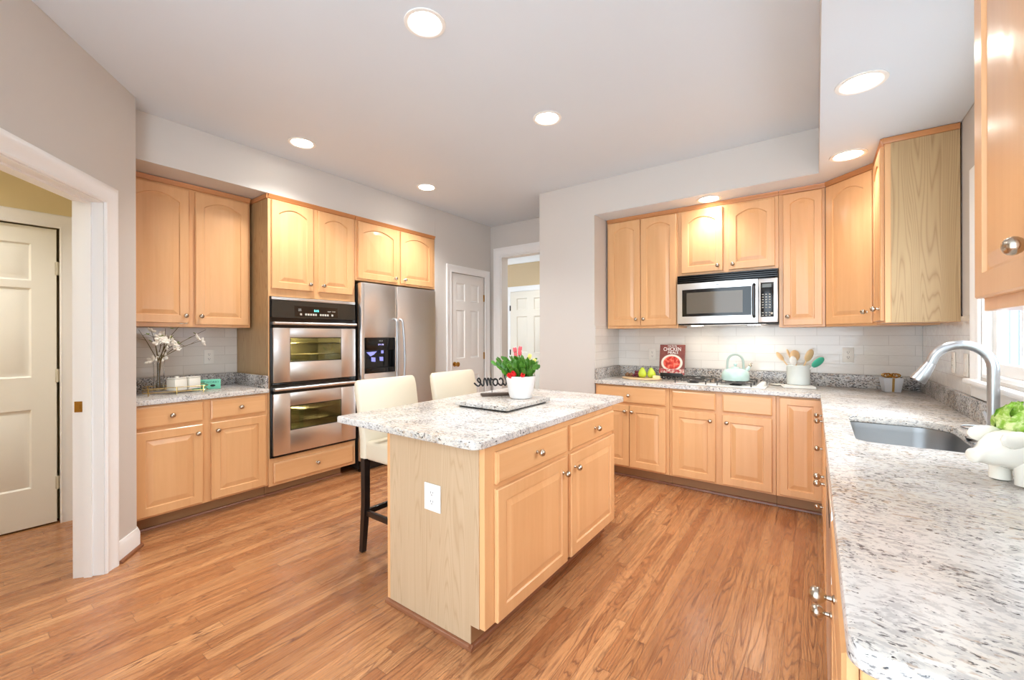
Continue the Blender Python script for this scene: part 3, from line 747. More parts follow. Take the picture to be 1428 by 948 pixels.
# ------------------------------------------------------------------ double oven
t = thing('double_wall_oven', 'stainless double wall oven with two windowed doors', 'oven', (XL, 1.638, .324), 90)
OW = 2.422-1.638; OH = 1.350
def ov(z): return z-.324
m = MB(); CX0, CX1 = .12, OW-.12; CV = ((ov(.50), ov(.80)), (ov(1.08), ov(1.40)))
for za, zb in ((0, CV[0][0]), (CV[0][1], CV[1][0]), (CV[1][1], OH)): m.box(0, OW, -.012, .55, za, zb)
for za, zb in CV: m.box(0, CX0, -.012, .55, za, zb); m.box(CX1, OW, -.012, .55, za, zb); m.box(CX0, CX1, .44, .55, za, zb)
m.box(-.004, -.0002, -.012, -.0008, 0, OH); m.box(OW+.0002, OW+.004, -.012, -.0008, 0, OH); m.build('housing', BLACK, t)
CAVM = plain('oven_enamel', (128, 122, 92), .35)
for za, zb in CV:
    m = MB(); a, b_, c_, d_ = CX0+.001, CX1-.001, za+.001, zb-.001
    m.loft([[Vector((a, y, c_)), Vector((b_, y, c_)), Vector((b_, y, d_)), Vector((a, y, d_))] for y in (-.010, .438)], False, True); cv = m.build('oven_cavity', CAVM, t, label='olive enamel oven cavity')
    m = MB()
    for zr in (.30, .62):
        z_ = c_+(d_-c_)*zr
        for yy in (.02, .40): m.tube([(a+.004, yy, z_), (b_-.004, yy, z_)], .004, 6)
        for j in range(18): x_ = a+.02+(b_-a-.04)*j/17; m.tube([(x_, .02, z_), (x_, .40, z_)], .002, 5)
    m.build('oven_rack', plain('rack_wire', (190, 182, 160), .3, 1.0), cv)
    ld = bpy.data.lights.new('oven_light', 'POINT'); ld.energy = 15.0 if za > ov(1.0) else 4.5; ld.color = (1.0, .85, .55); ld.shadow_soft_size = .02
    lo = bpy.data.objects.new('oven_light', ld); COL.objects.link(lo); lo.parent = t; lo.location = (a+.15, .30, d_-.075)
m = MB(); m.box(.003, OW-.003, -.030, -.013, ov(1.648), OH-.001, .004); m.build('top_trim', STEEL, t)
m = MB(); m.loft([[Vector((x, -.013, ov(1.50))), Vector((x, -.034, ov(1.50))), Vector((x, -.026, ov(1.645))), Vector((x, -.013, ov(1.645)))] for x in (.006, OW-.006)]); cp = m.build('control_panel', plain('oven_panel', (44, 39, 31), .3), t)
m = MB(); m.loft([[Vector((x, -.0345, ov(1.515))), Vector((x, -.0355, ov(1.515))), Vector((x, -.030, ov(1.605))), Vector((x, -.029, ov(1.605)))] for x in (.19, OW-.19)]); m.build('display_panel', BLACK, cp)
m = MB()
for i in range(14):
    if i in (1, 7, 12): continue
    m.box(.235+i*.0225, .252+i*.0225, -.0372, -.0352, ov(1.524), ov(1.541), .0006)
m.build('buttons', plain('oven_button', (206, 202, 190), .4), cp)
TXT = plain('silkscreen', (208, 206, 196), .5)
LED = emis('teal_digits', (.15, .85, .75), 2.2)
TP = FRONT
text_mesh(cp, 'clock_digits', '8:15', .026, Matrix.Translation((.385, -.0335, ov(1.568))) @ TP, LED, .0006)
text_mesh(cp, 'panel_lettering', 'upper   lower', .014, Matrix.Translation((.53, -.0335, ov(1.568))) @ TP, TXT, .0004)
text_mesh(cp, 'panel_lettering', 'oven\nclock', .013, Matrix.Translation((.235, -.0335, ov(1.572))) @ TP, TXT, .0004)
WARM = emis('oven_lamp', (1.0, .74, .36), 9.0)
CAV = plain('oven_cavity', (150, 132, 92), .4)
def oven_door(z0, z1, wz0, wz1):
    wx0, wx1 = 1.785-1.638, 2.261-1.638
    m = MB(); y0, y1 = -.042, -.014; zh = z1-.050
    m.box(.010, wx0, y0, y1, z0, zh, .003); m.box(wx1, OW-.010, y0, y1, z0, zh, .003); m.box(wx0-.003, wx1+.003, y0, y1, z0, wz0, .003); m.box(wx0-.003, wx1+.003, y0, y1, wz1, zh, .003)
    d = m.build('oven_door', STEEL, t)
    m = MB(); m.box(wx0-.002, wx1+.002, y0+.006, y0+.010, wz0-.002, wz1+.002); m.build('window', OVGLASS, d)
    m = MB()
    fr = MB(); fr.box(wx0, wx0+.006, y0+.002, y0+.0058, wz0, wz1); fr.box(wx1-.006, wx1, y0+.002, y0+.0058, wz0, wz1); fr.box(wx0, wx1, y0+.002, y0+.0058, wz0, wz0+.006); fr.box(wx0, wx1, y0+.002, y0+.0058, wz1-.006, wz1); fr.build('window_gasket', BLACKM, d)
    m = MB(); m.tube([(.012, y0-.012, z1-.012), (OW-.012, y0-.012, z1-.012)], .013, 12); m.box(.012, OW-.012, y0+.002, y1, z1-.024, z1, .002); h = m.build('handle', STEEL, d)
    m = MB(); m.box(.012, OW-.012, y0+.006, y1, zh+.0005, z1-.0245); m.build('handle_recess', BLACK, d)
    return d, wx0, wx1
d1, wx0, wx1 = oven_door(ov(.952), ov(1.462), ov(1.12), ov(1.33))
d2, _, _ = oven_door(ov(.345), ov(.908), ov(.537), ov(.747))
m = MB(); m.ball((CX0+.13, .415, ov(1.315)), .030, .018, .022, 12, 8); m.build('oven_lamp', WARM, t, label='glowing oven lamp behind the glass')
m = MB()
for zc in (.936, .334):
    m.box(.01, OW-.01, -.022, -.0125, ov(zc)-.010, ov(zc)+.010, .002)
    for xc in (.12, OW-.12): m.box(xc-.05, xc+.05, -.034, -.022, ov(zc)-.004, ov(zc)+.011, .003)
m.build('vent_trim', BLACK, t)

# ------------------------------------------------------------------ refrigerator
t = thing('refrigerator', 'stainless side-by-side refrigerator with dispenser in the left door', 'refrigerator', (-3.59, 2.443, 0), 90)
FW = 3.428-2.443; FH = 1.868
m = MB(); m.box(.006, FW-.006, .075, .68, .03, FH-.012, .003); m.build('cabinet_body', BLACKM, t)
MB().box(.02, FW-.02, .06, .09, .002, .095).build('kick_grille', BLACK, t)
sp = 2.875-2.443
for a, b2, nm in ((.0, sp-.003, 'left'), (sp+.003, FW, 'right')):
    m = MB(); z0 = .11
    if nm == 'left':
        dx0, dx1, dz0, dz1 = .042, .405, .972, 1.325
        m.box(a, dx0, 0, .062, z0, FH, .008); m.box(dx1, b2, 0, .062, z0, FH, .008); m.box(dx0-.01, dx1+.01, 0.0, .062, z0, dz0, .008); m.box(dx0-.01, dx1+.01, 0.0, .062, dz1, FH, .008)
    else: m.box(a, b2, 0, .062, z0, FH, .008)
    d = m.build('fridge_door', STEEL_V, t)
    MB().box(a+.004, b2-.004, .063, .074, z0+.005, FH-.005).build('gasket', BLACK, d)
    hx = b2-.035 if nm == 'left' else a+.035
    m = MB(); pts = [(hx, .002, 1.52), (hx, -.03, 1.51)]
    for i in range(13): q = i/12; pts.append((hx+(.012 if nm == 'left' else -.012)*math.sin(pi*q)*-1, -.045-.018*sin(pi*q), 1.49-.80*q))
    pts += [(hx, -.03, .675), (hx, .002, .665)]
    m.tube(pts, .012, 12); m.build('handle', CHROME, d)
    if nm == 'left':
        m = MB(); m.box(dx0, dx1, .05, .0615, dz0, dz1); m.box(dx0, dx0+.012, -.003, .0499, dz0, dz1, .002); m.box(dx1-.012, dx1, -.003, .0499, dz0, dz1, .002)
        m.box(dx0, dx1, -.003, .0499, dz1-.125, dz1, .002); m.box(dx0, dx1, -.003, .0499, dz0, dz0+.05, .002)
        dp = m.build('dispenser', BLACK, d, label='black ice and water dispenser recess')
        PAD = plain('lit_paddle', (130, 130, 200), .3, emit=(.30, .32, .85, 1), estr=.45)
        m = MB(); m.poly([(.150, .045, 1.085), (.195, .045, 1.080), (.175, .02, 1.125), (.130, .02, 1.13)], (0, .006, 0)); m.poly([(.250, .045, 1.088), (.290, .045, 1.084), (.270, .02, 1.128), (.228, .02, 1.13)], (0, .006, 0)); m.build('paddles', PAD, dp)
        m = MB(); m.poly([(.085, .03, 1.180), (.20, .03, 1.186), (.165, .03, 1.155), (.130, .03, 1.140)], (0, .012, 0)); m.box(.25, .268, .01, .03, 1.165, 1.195, .002); m.build('light_bezel', PAD, dp)
        text_mesh(dp, 'display_digits', '37  0  00', .018, Matrix.Translation((.225, -.0035, 1.255)) @ TP, emis('violet_digits', (.5, .45, 1.0), 1.6), .0006)
        text_mesh(dp, 'dispenser_lettering', 'whirl cool', .011, Matrix.Translation((.225, -.0035, 1.293)) @ TP, TXT, .0004)

# ------------------------------------------------------------------ microwave
t = thing('microwave', 'over-the-range stainless microwave with black vent grille', 'microwave', (-1.042, 4.035, 1.435), 0)
MW = .788; MH = .452
MB().box(0, MW, .03, .37, 0, MH-.002, .003).build('case', BLACKM, t)
m = MB(); m.box(0.0, MW, .0, .029, MH-.075, MH-.002, .002)
for i in range(4): m.loft([[Vector((x, -.001, MH-.070+i*.017)), Vector((x, -.014, MH-.064+i*.017)), Vector((x, -.014, MH-.058+i*.017)), Vector((x, -.001, MH-.056+i*.017))] for x in (.004, MW-.004)])
m.build('vent_grille', BLACK, t)
cx = .648
def bowed(m, x0, x1, z0, z1, y, bow=.02, n=12, th=.02):
    L = []
    for i in range(n+1):
        x = x0+(x1-x0)*i/n; u = (x-cx/2)/(cx/2); yy = y-bow*(1-u*u)
        L.append([Vector((x, yy, z0)), Vector((x, yy, z1)), Vector((x, yy+th, z1)), Vector((x, yy+th, z0))])
    m.loft(L)
m = MB(); z0, z1 = .012, MH-.078
bowed(m, .002, .045, z0, z1, -.006); bowed(m, .60, cx-.002, z0, z1, -.006); bowed(m, .045, .60, z0, .075, -.006); bowed(m, .045, .60, z1-.055, z1, -.006)
d = m.build('door', STEEL, t)
m = MB(); bowed(m, .046, .599, .076, z1-.056, -.005, th=.014); m.build('door_frame', BLACK, d)
m = MB(); bowed(m, .085, .535, .100, z1-.085, -.0065, th=.006); m.build('window', plain('mesh_window', (112, 104, 92), .12), d)
m = MB(); m.tube([(.619, -.012, .06), (.619, -.035, .075), (.619, -.04, .2), (.619, -.035, z1-.06), (.619, -.012, z1-.045)], .013, 10); m.build('handle', BLACK, d)
m = MB(); m.box(cx, MW-.002, -.006, .0285, z0, z1, .004); cp = m.build('control_panel', STEEL, t)
m = MB(); m.box(cx+.018, MW-.030, -.0085, -.0062, .055, z1-.035, .001); kp = m.build('keypad', BLACK, cp)
MB().box(cx+.03, MW-.045, -.0095, -.0086, z1-.075, z1-.045).build('display', plain('lcd', (92, 92, 84), .2), kp)
m = MB()
for r in range(9):
    for c in range(3):
        if r == 2: continue
        m.box(cx+.028+c*.024, cx+.040+c*.024, -.0096, -.0086, .065+r*.0215, .073+r*.0215, .0004)
m.lathe([(.009, .0086), (.008, .0105)], Matrix.Translation((MW-.043, 0, .085)) @ FRONT, 14)
m.build('keys', plain('key_print', (190, 186, 176), .5), kp)
MB().box(.33, .38, -.0275, -.0255, z1-.032, z1-.020, .001).build('badge', CHROME, d)
m = MB(); m.box(.05, .70, .03, .30, -.006, -.0005, .002); m.build('bottom_filter', STEEL, t)
m = MB(); m.box(.10, .19, .09, .16, -.0085, -.0062, .001); m.box(.56, .65, .09, .16, -.0085, -.0062, .001); m.build('work_lights', BULB, t, label='two glowing work lights under the microwave')
for xx in (.145, .605):
    ld = bpy.data.lights.new('work_light', 'SPOT'); ld.energy = .9; ld.color = (1.0, .88, .70); ld.spot_size = radians(160); ld.spot_blend = .5; ld.shadow_soft_size = .04
    lo = bpy.data.objects.new('work_light', ld); COL.objects.link(lo); lo.parent = t; lo.location = (xx, .125, -.03)

# ------------------------------------------------------------------ cooktop and things on the back counter
t = thing('gas_cooktop', 'white glass gas cooktop set into the back counter', 'cooktop', (-.70, 4.08, CT1))
MB().box(-.333, .37, -.225, .225, .0008, .007, .003).build('glass_top', plain('white_glass', (240, 238, 232), .06, coat=.6), t)
GR = plain('cast_iron', (60, 58, 56), .4)
for gx in (-.195, .145):
    for bx, by in ((0, -.10), (0, .105)):
        m = MB(); m.lathe([(.048, .0072), (.048, .014), (.03, .016), (.03, .022), (.026, .026), (.001, .027)], Matrix.Translation((gx+bx, by, 0)), 20); m.build('burner', BLACKM, t)
    m = MB(); hw, hl, z = .125, .205, .036
    def bar(a, b2): m.tube([a, b2], .0055, 6)
    for y in (-hl, 0, hl): bar((gx-hw, y, z), (gx+hw, y, z))
    for x in (gx-hw, gx+hw): bar((x, -hl, z), (x, hl, z))
    for by in (-.10, .105):
        for a in range(4):
            q = a*pi/2+pi/4; bar((gx+.035*cos(q), by+.035*sin(q), z+.003), (gx+.1*cos(q), by+.1*sin(q), z+.001))
    for x in (gx-hw, gx+hw):
        for y in (-hl, 0, hl): bar((x, y, .0072), (x, y, z))
    m.build('grate', GR, t)
for i, ky in enumerate((-.15, -.05, .05, .15)):
    m = MB(); m.lathe([(.022, .0072), (.021, .022), (.018, .026), (.001, .0265)], Matrix.Translation((.325, ky, 0)), 18); m.build('control_knob', WHITE, t)
# kettle
t = thing('tea_kettle', 'pale mint enamel kettle on the right cooktop grate', 'kettle', (-.565, 4.03, CT1+.0425), 25)
m = MB(); m.lathe([(.088, .0), (.102, .003), (.107, .012), (.107, .045), (.102, .066), (.086, .088), (.060, .101), (.040, .105), (.034, .106)], None, 36); m.build('body', MINT, t)
m = MB(); m.lathe([(.036, .1065), (.034, .111), (.018, .116), (.007, .118), (.007, .124), (.014, .130), (.015, .137), (.009, .143), (.001, .144)], None, 20); m.build('lid', MINT, t)
m = MB(); pts = [(-.066, 0, .098), (-.064, 0, .120)]+[(-.062*cos(pi*i/14), 0, .158+.064*sin(pi*i/14)) for i in range(15)]+[(.064, 0, .120), (.066, 0, .098)]; m.tube(pts, .010, 10); m.build('handle', plain('sage_handle', (176, 192, 182), .35), t)
m = MB(); m.tube([(.080, 0, .075), (.100, 0, .100), (.112, 0, .118)], [.018, .014, .012], 12); m.build('spout', MINT, t)
m = MB(); m.ball((.117, 0, .126), .013, .013, .013); m.tube([(.112, 0, .135), (.122, 0, .150), (.135, 0, .145)], .004, 8); m.build('whistle_cap', NICKEL, t)
# cookbook on black stand
t = thing('cookbook_stand', 'black wire stand holding up the red cookbook', 'stand', (-1.145, 4.24, CT1))
m = MB(); m.box(-.105, .105, -.035, .02, .044, .050, .001); m.box(-.105, .105, -.040, -.036, .030, .064, .001)
for x in (-.09, .09): m.tube([(x, -.03, .045), (x, -.035, .004)], .005, 6); m.tube([(x, .015, .045), (x, .075, .004)], .004, 6)
m.tube([(-.08, .018, .047), (-.06, .055, .2), (.06, .055, .2), (.08, .018, .047)], .003, 6)
for i in range(4): m.ring((-.07+.047*i, -.037, .018), .013, .004, 'y', 14, 6)
m.build('frame', BLACKM, t)
def cover_mat():
    k = NT('cookbook_cover'); o = k.obj(); x, y, z = k.sep(o)[:3]
    d = k.math('SQRT', k.math('ADD', k.math('POWER', k.math('DIVIDE', x, .108), 2.0), k.math('POWER', k.math('DIVIDE', k.math('SUBTRACT', z, .112), .088), 2.0)))
    base = k.mix(k.noise(o, 18, 3), s2l((96, 34, 30)), s2l((150, 88, 78)))
    plate = k.ramp(d, [(.90, 1.0), (.96, 0.0)])
    food = k.ramp(k.noise(o, 26, 3, .6), [(.35, s2l((150, 24, 22))), (.5, s2l((214, 60, 44))), (.62, s2l((240, 130, 104)))])
    c = k.mix(plate, base, s2l((232, 222, 206))); c = k.mix(k.ramp(d, [(.70, 1.0), (.78, 0.0)]), c, food)
    lo = k.math('LESS_THAN', z, .052); c = k.mix(k.math('MULTIPLY', lo, .85), c, k.ramp(k.noise(o, 40, 2), [(.42, s2l((180, 30, 44))), (.6, s2l((226, 206, 190)))]))
    k.set(color=c, rough=.25); return k.m
t = thing('cookbook', 'red cookbook with a food photograph propped on its black stand', 'book', (-1.145, 4.207, CT1+.0512)); t.rotation_euler = (radians(-9), 0, 0)
m = MB(); m.box(-.118, .118, 0, .0025, 0, .290, .0005, 1); m.build('cover', cover_mat(), t, label='front cover with a plate of red food')
MB().box(-.115, .115, .0027, .016, .002, .288).build('pages', WHITE, t)
MB().box(-.118, .118, .0162, .0185, 0, .290, .0005, 1).build('back_cover', plain('red_board', (120, 30, 34), .4), t)
CW = plain('cover_print', (244, 240, 232), .5)
text_mesh(t, 'title_lettering', 'CHICKEN', .050, Matrix.Translation((0, -.0008, .244)) @ FRONT, CW, .0004, sx=.78)
text_mesh(t, 'title_lettering', 'MEALS', .034, Matrix.Translation((.008, -.0008, .211)) @ FRONT, CW, .0004)
text_mesh(t, 'title_lettering', 'easy family', .020, Matrix.Translation((0, -.0008, .278)) @ FRONT, CW, .0004)
# cutting board and fruit
t = tag(MB().lathe([(.150, .0), (.158, .004), (.158, .012), (.152, .016), (.001, .016)], Matrix.Diagonal((1.22, .8, 1, 1)), 40).build('cutting_board', BOARDW), 'oval pale wooden board carrying pears and grapes', 'cutting board'); t.location = (-1.40, 4.10, CT1+.001)
PEARM = NT('pear_skin'); PEARM.set(color=PEARM.mix(PEARM.noise(PEARM.obj(), 30, 3), s2l((170, 196, 40)), s2l((206, 214, 70))), rough=.35); PEARM = PEARM.m
def pear(label, loc, tilt, rz):
    t = thing('pear', label, 'pear', loc, rz, 'pears on the board'); t.rotation_euler = (radians(tilt), 0, radians(rz))
    m = MB(); m.lathe([(.004, .001), (.022, .002), (.036, .014), (.041, .034), (.036, .054), (.025, .072), (.018, .086), (.012, .096), (.002, .099)], None, 20); m.build('fruit', PEARM, t, sharp=60)
    m = MB(); m.tube([(0, 0, .097), (.003, 0, .108), (.009, .002, .118)], .002, 6); m.build('stem', plain('stem_brown', (92, 66, 40), .6), t)
pear('green pear nearer the grapes on the wooden board', (-1.385, 4.08, CT1+.0175), 6, 30)
pear('green pear nearer the cookbook on the wooden board', (-1.300, 4.10, CT1+.0175), -4, 120)
GRAPE = plain('grape_skin', (110, 30, 52), .25, coat=.3)
t = thing('grape_bunch', 'bunch of dark red grapes on the wooden board', 'grapes', (-1.452, 4.12, CT1+.0178))
gm = MB().ball((0, 0, 0), .0125, seg=12, rings=8).mesh('grape', GRAPE)
rg = random.Random(3)
for i in range(22):
    lv = 0 if i < 10 else (1 if i < 17 else 2); a = rg.random()*2*pi; q = (.042, .030, .014)[lv]*math.sqrt(rg.random())
    g = bpy.data.objects.new('grape', gm); COL.objects.link(g); g.parent = t; g.location = (q*cos(a), q*sin(a), .0125+lv*.019)
m = MB(); m.tube([(0, 0, .05), (.01, .004, .07), (.02, .0, .082)], .002, 6); m.build('stem', plain('grape_stem', (106, 96, 50), .6), t)
for i, (dx, dy, lb) in enumerate(((-.09, .0, 'brown dried fig at the left end of the wooden board'), (-.135, .012, 'outer brown dried fig beside the side tile'))):
    m = MB(); m.lathe([(.002, 0), (.02, .002), (.026, .012), (.024, .024), (.014, .034), (.005, .040), (.002, .042)], None, 14)
    o = m.build('dried_fig', plain('fig_brown', (112, 78, 48), .6), None, (-1.415+dx, 4.11+dy, CT1+.0175), sharp=60); tag(o, lb, 'fruit', 'figs on the board')
t = thing('cheese_wedge', 'pale cheese wedge at right end of the wooden board', 'cheese', (-1.245, 4.07, CT1+.0175), 0)
MB().poly([(-.03, -.02, 0), (.035, -.01, 0), (-.02, .03, 0)], (0, 0, .026)).build('wedge', plain('cheese', (238, 214, 158), .5), t)
MB().poly([(.036, -.0105, 0), (-.0195, .0305, 0), (-.0185, .0320, 0), (.038, -.0105, 0)], (0, 0, .026)).build('rind', plain('rind', (222, 180, 112), .5), t)
# spoon rest, crock with utensils, tray
t = tag(MB().lathe([(.03, 0), (.05, .003), (.062, .010), (.064, .011), (.060, .008), (.045, .004), (.001, .003)], Matrix.Diagonal((1.0, .75, 1, 1)), 28).build('spoon_rest', CERAMIC), 'small white spoon rest between kettle and spoon crock', 'spoon rest'); t.location = (-.262, 4.21, CT1+.0005)
t = tag(MB().box(-.11, .11, -.07, .07, 0, .010, .004).box(-.10, .11, -.064, .062, .0105, .017, .003).build('dish_towel', WHITE), 'folded white towel lying under the utensil crock', 'towel'); t.location = (-.125, 4.13, CT1+.0005); t.rotation_euler = (0, 0, radians(12))
t = thing('utensil_crock', 'white ceramic crock full of wooden spoons', 'crock', (-.125, 4.22, CT1+.019))
m = MB(); m.lathe([(.076, 0), (.081, .003), (.083, .150), (.086, .156), (.083, .160), (.079, .157), (.077, .008), (.001, .006)], None, 36); m.build('crock_body', plain('crock_glaze', (222, 228, 224), .25, coat=.3), t)
def utensil(label, name, mat, base, top, head, cat='spoon', group=None):
    b0, t0 = Vector(base), Vector(top); t = thing(name, label, cat, b0, 0, group); d = t0-b0
    m = MB(); m.tube([(0, 0, 0), d*.5, d], [.0055, .005, .006], 8); m.build('handle', SPOONWOOD if mat is not WHITE and mat is not TEAL else WHITE, t)
    zz_ = d.normalized(); xx_ = (r0-zz_*r0.dot(zz_)).normalized(); yy_ = zz_.cross(xx_); q = Matrix((xx_, yy_, zz_)).transposed().to_4x4()
    m = MB(); m.ball(d+d.normalized()*head[2]*.9, head[0], head[1], head[2], 16, 10, q); m.build('head', mat, t); return t
z = CT1+.03; cxx, cyy = -.125, 4.22
utensil('narrow wooden spatula leaning left in the white crock', 'wooden_spatula', SPOONWOOD, (cxx+.03, cyy, z), (cxx-.105, cyy+.0, z+.185), (.022, .007, .044))
utensil('thin pale wooden stick behind the crock spoons', 'wooden_spoon', SPOONWOOD, (cxx+.02, cyy+.03, z), (cxx-.060, cyy+.045, z+.215), (.012, .006, .036))
utensil('round wooden spoon in the middle of the crock', 'wooden_spoon', SPOONWOOD, (cxx, cyy+.02, z), (cxx-.020, cyy+.03, z+.185), (.042, .009, .046))
utensil('white plastic spoon at the front of the crock', 'serving_spoon', WHITE, (cxx+.005, cyy-.03, z), (cxx-.026, cyy-.045, z+.150), (.030, .008, .040))
utensil('large wooden spoon leaning right in the crock', 'wooden_spoon', SPOONWOOD, (cxx-.02, cyy+.01, z), (cxx+.055, cyy+.02, z+.185), (.034, .009, .054))
utensil('teal silicone spoon leaning out of the crock', 'silicone_spoon', TEAL, (cxx-.03, cyy-.015, z), (cxx+.098, cyy-.02, z+.140), (.038, .012, .055))
# gold-bow planter
t = thing('gift_planter', 'small silver box planter tied with a gold bow', 'planter', (.452, 4.235, CT1+.0005), 8)
m = MB(); L = []
for hw, zz in ((.043, 0), (.045, .003), (.058, .098), (.058, .104), (.052, .104), (.050, .09)): L.append([Vector((hw*a, hw*b2, zz)) for a, b2 in ((-1, -1), (1, -1), (1, 1), (-1, 1))])
m.loft(L); m.build('box', plain('silver_paper', (214, 216, 220), .35, .35), t)
m = MB(); m.loft([[Vector((-.007, -.046-.0, .002)), Vector((.007, -.046, .002)), Vector((.007, -.0595, .104)), Vector((-.007, -.0595, .104))], [Vector((-.007, -.048, .002)), Vector((.007, -.048, .002)), Vector((.007, -.0612, .104)), Vector((-.007, -.0612, .104))]]); m.build('ribbon', GOLD, t)
m = MB()
for k_ in range(7):
    a = 2*pi*k_/7; c = Vector((.028*cos(a), .028*sin(a), .121)); loop = [c+Vector((.026*cos(u)*cos(a), .026*cos(u)*sin(a), .014*sin(u))) for u in [2*pi*j/16 for j in range(17)]]
    m.tube(loop, .004, 6, False)
m.ball((0, 0, .118), .016, .016, .012); m.build('bow', plain('gold_bow', (190, 142, 60), .25, .9), t)

# ------------------------------------------------------------------ faucet, ring dish, pig planter
t = thing('kitchen_faucet', 'satin gooseneck faucet arching over the sink', 'faucet', (.578, 2.52, CT1+.0005))
m = MB(); m.lathe([(.030, 0), (.030, .006), (.024, .012), (.0215, .05), (.0205, .06)], None, 24); m.build('base', CHROME, t)
m = MB(); pts = [(0, 0, .055), (0, 0, .275)]
for i in range(13):
    a = radians(0+150*i/12); pts.append((-.091+.091*cos(a), 0, .288+.095*sin(a)))
pts.append((-.1815, 0, .305)); m.tube(pts, .0185, 16); m.build('spout', CHROME, t)
m = MB(); m.tube([(-.1820, 0, .304), (-.187, 0, .292), (-.208, 0, .252), (-.222, 0, .228), (-.224, 0, .225)], [.0185, .020, .026, .029, .027], 18); hd = m.build('spray_head', CHROME, t)
m = MB(); m.ball((-.185, .0, .262), .005, .008, .016); m.build('spray_button', BLACKM, hd)
m = MB(); m.tube([(0, .02, .035), (0, .035, .04), (.0, .05, .06), (-.01, .075, .10)], [.012, .010, .007, .006], 10); m.build('lever', CHROME, t)
t = thing('soap_dish', 'small clear dish with a metal ring handle behind the sink', 'dish', (.520, 2.395, CT1+.0005))
m = MB(); m.lathe([(.038, 0), (.042, .003), (.046, .018), (.047, .020), (.044, .018), (.038, .005), (.001, .004)], None, 28); m.build('dish', GLASS, t)
m = MB(); m.ring((-.005, .0, .060), .050, .0038); m.tube([(-.005, .050, .060), (-.002, .045, .018)], .003, 6); m.tube([(-.005, -.050, .060), (-.002, -.045, .018)], .003, 6); m.build('ring', CHROME, t)
# pig planter: local x forward (snout), facing camera-left
t = thing('pig_planter', 'white ceramic pig planter standing at the right edge of the counter', 'planter', (.498, 1.84, CT1+.0012), 212)
def superloop(x, cy_, cz_, ry, rz, n=24): return [Vector((x, cy_+ry*cos(2*pi*i/n), cz_+rz*sin(2*pi*i/n))) for i in range(n)]
m = MB()
L = [superloop(x, 0, cz_, ry, rz) for x, cz_, ry, rz in ((-.125, .092, .012, .014), (-.121, .092, .036, .036), (-.104, .090, .056, .052), (-.065, .088, .067, .060), (0, .088, .069, .062), (.048, .092, .062, .059), (.078, .096, .054, .053), (.10, .094, .046, .046), (.122, .086, .035, .035), (.138, .080, .024, .023), (.152, .077, .021, .020), (.160, .076, .0215, .0205), (.164, .076, .018, .017))]
m.loft(L)
for lx in (.052, -.085):
    for ly in (.034, -.034): m.lathe([(.020, 0), (.024, .002), (.023, .025), (.026, .05), (.026, .075)], Matrix.Translation((lx, ly, 0)), 18)
bd = m.build('body', CERAMIC, t, sharp=60)
for s in (1, -1):
    m = MB(); L = []
    for q, wdt, th in ((0, .022, .012), (.3, .026, .012), (.65, .024, .010), (.9, .016, .008), (1.0, .005, .004)):
        c = Vector((.052+.078*q, s*(.040+.006*q), .128+.004*q)); L.append([c+Vector((.0, s*th*cos(2*pi*i/14), wdt*sin(2*pi*i/14))) for i in range(14)])
    m.loft(L); m.build('ear', CERAMIC, t, sharp=60)
m = MB(); m.lathe([(.054, .138), (.052, .150), (.048, .151), (.046, .140)], Matrix.Translation((-.03, 0, 0)) @ Matrix.Diagonal((1.35, .95, 1, 1)), 32, False, False); m.build('rim', CERAMIC, t)
t = thing('lettuce_head', 'leafy green lettuce head sitting in the pig planter', 'lettuce', (.519, 1.856, CT1+.126))
LEAF = NT('lettuce_leaf'); q = LEAF.noise(LEAF.obj(), 24, 4, .6, 1.0); LEAF.set(color=LEAF.ramp(q, [(.3, s2l((84, 140, 30))), (.48, s2l((150, 196, 66))), (.62, s2l((224, 236, 170)))]), rough=.4); LEAF.bump(q, .5, .01); LEAF = LEAF.m
m = MB(); m.ball((0, 0, .035), .060, .056, .045, 24, 14); m.build('heart', LEAF, t)
rg = random.Random(5)
for i in range(16):
    a = 2*pi*i/8+rg.random()*.3+(.4 if i >= 8 else 0); tier = i//8; m = MB(); L = []
    for j in range(9):
        v_ = j/8; rad = (.066 if tier == 0 else .052)*sin(pi*(.12+.62*v_))*(1.12-.15*v_)+.004; zz = .004+tier*.012+.082*(1-cos(pi*.5*v_*1.1)) ; wd = (.030*sin(pi*min(1, .22+.7*v_)))+.004
        row = []
        for k_ in range(7):
            u = -1+2*k_/6; an = a+u*wd/.055; rr_ = rad+.004*math.sin(u*9+j*1.7)+.003*abs(u); row.append(Vector((rr_*cos(an)*1.08, rr_*sin(an), zz+.004*sin(u*7+j))))
        L.append(row)
    vs = [[m.bm.verts.new(p) for p in r] for r in L]
    for A, B in zip(vs[:-1], vs[1:]):
        for k_ in range(6): m.bm.faces.new((A[k_], A[k_+1], B[k_+1], B[k_]))
    bmesh.ops.solidify(m.bm, geom=list(m.bm.faces), thickness=.0015)
    m.build('leaf', LEAF, t, sharp=80)
t.scale = (1.18, 1.18, .88)

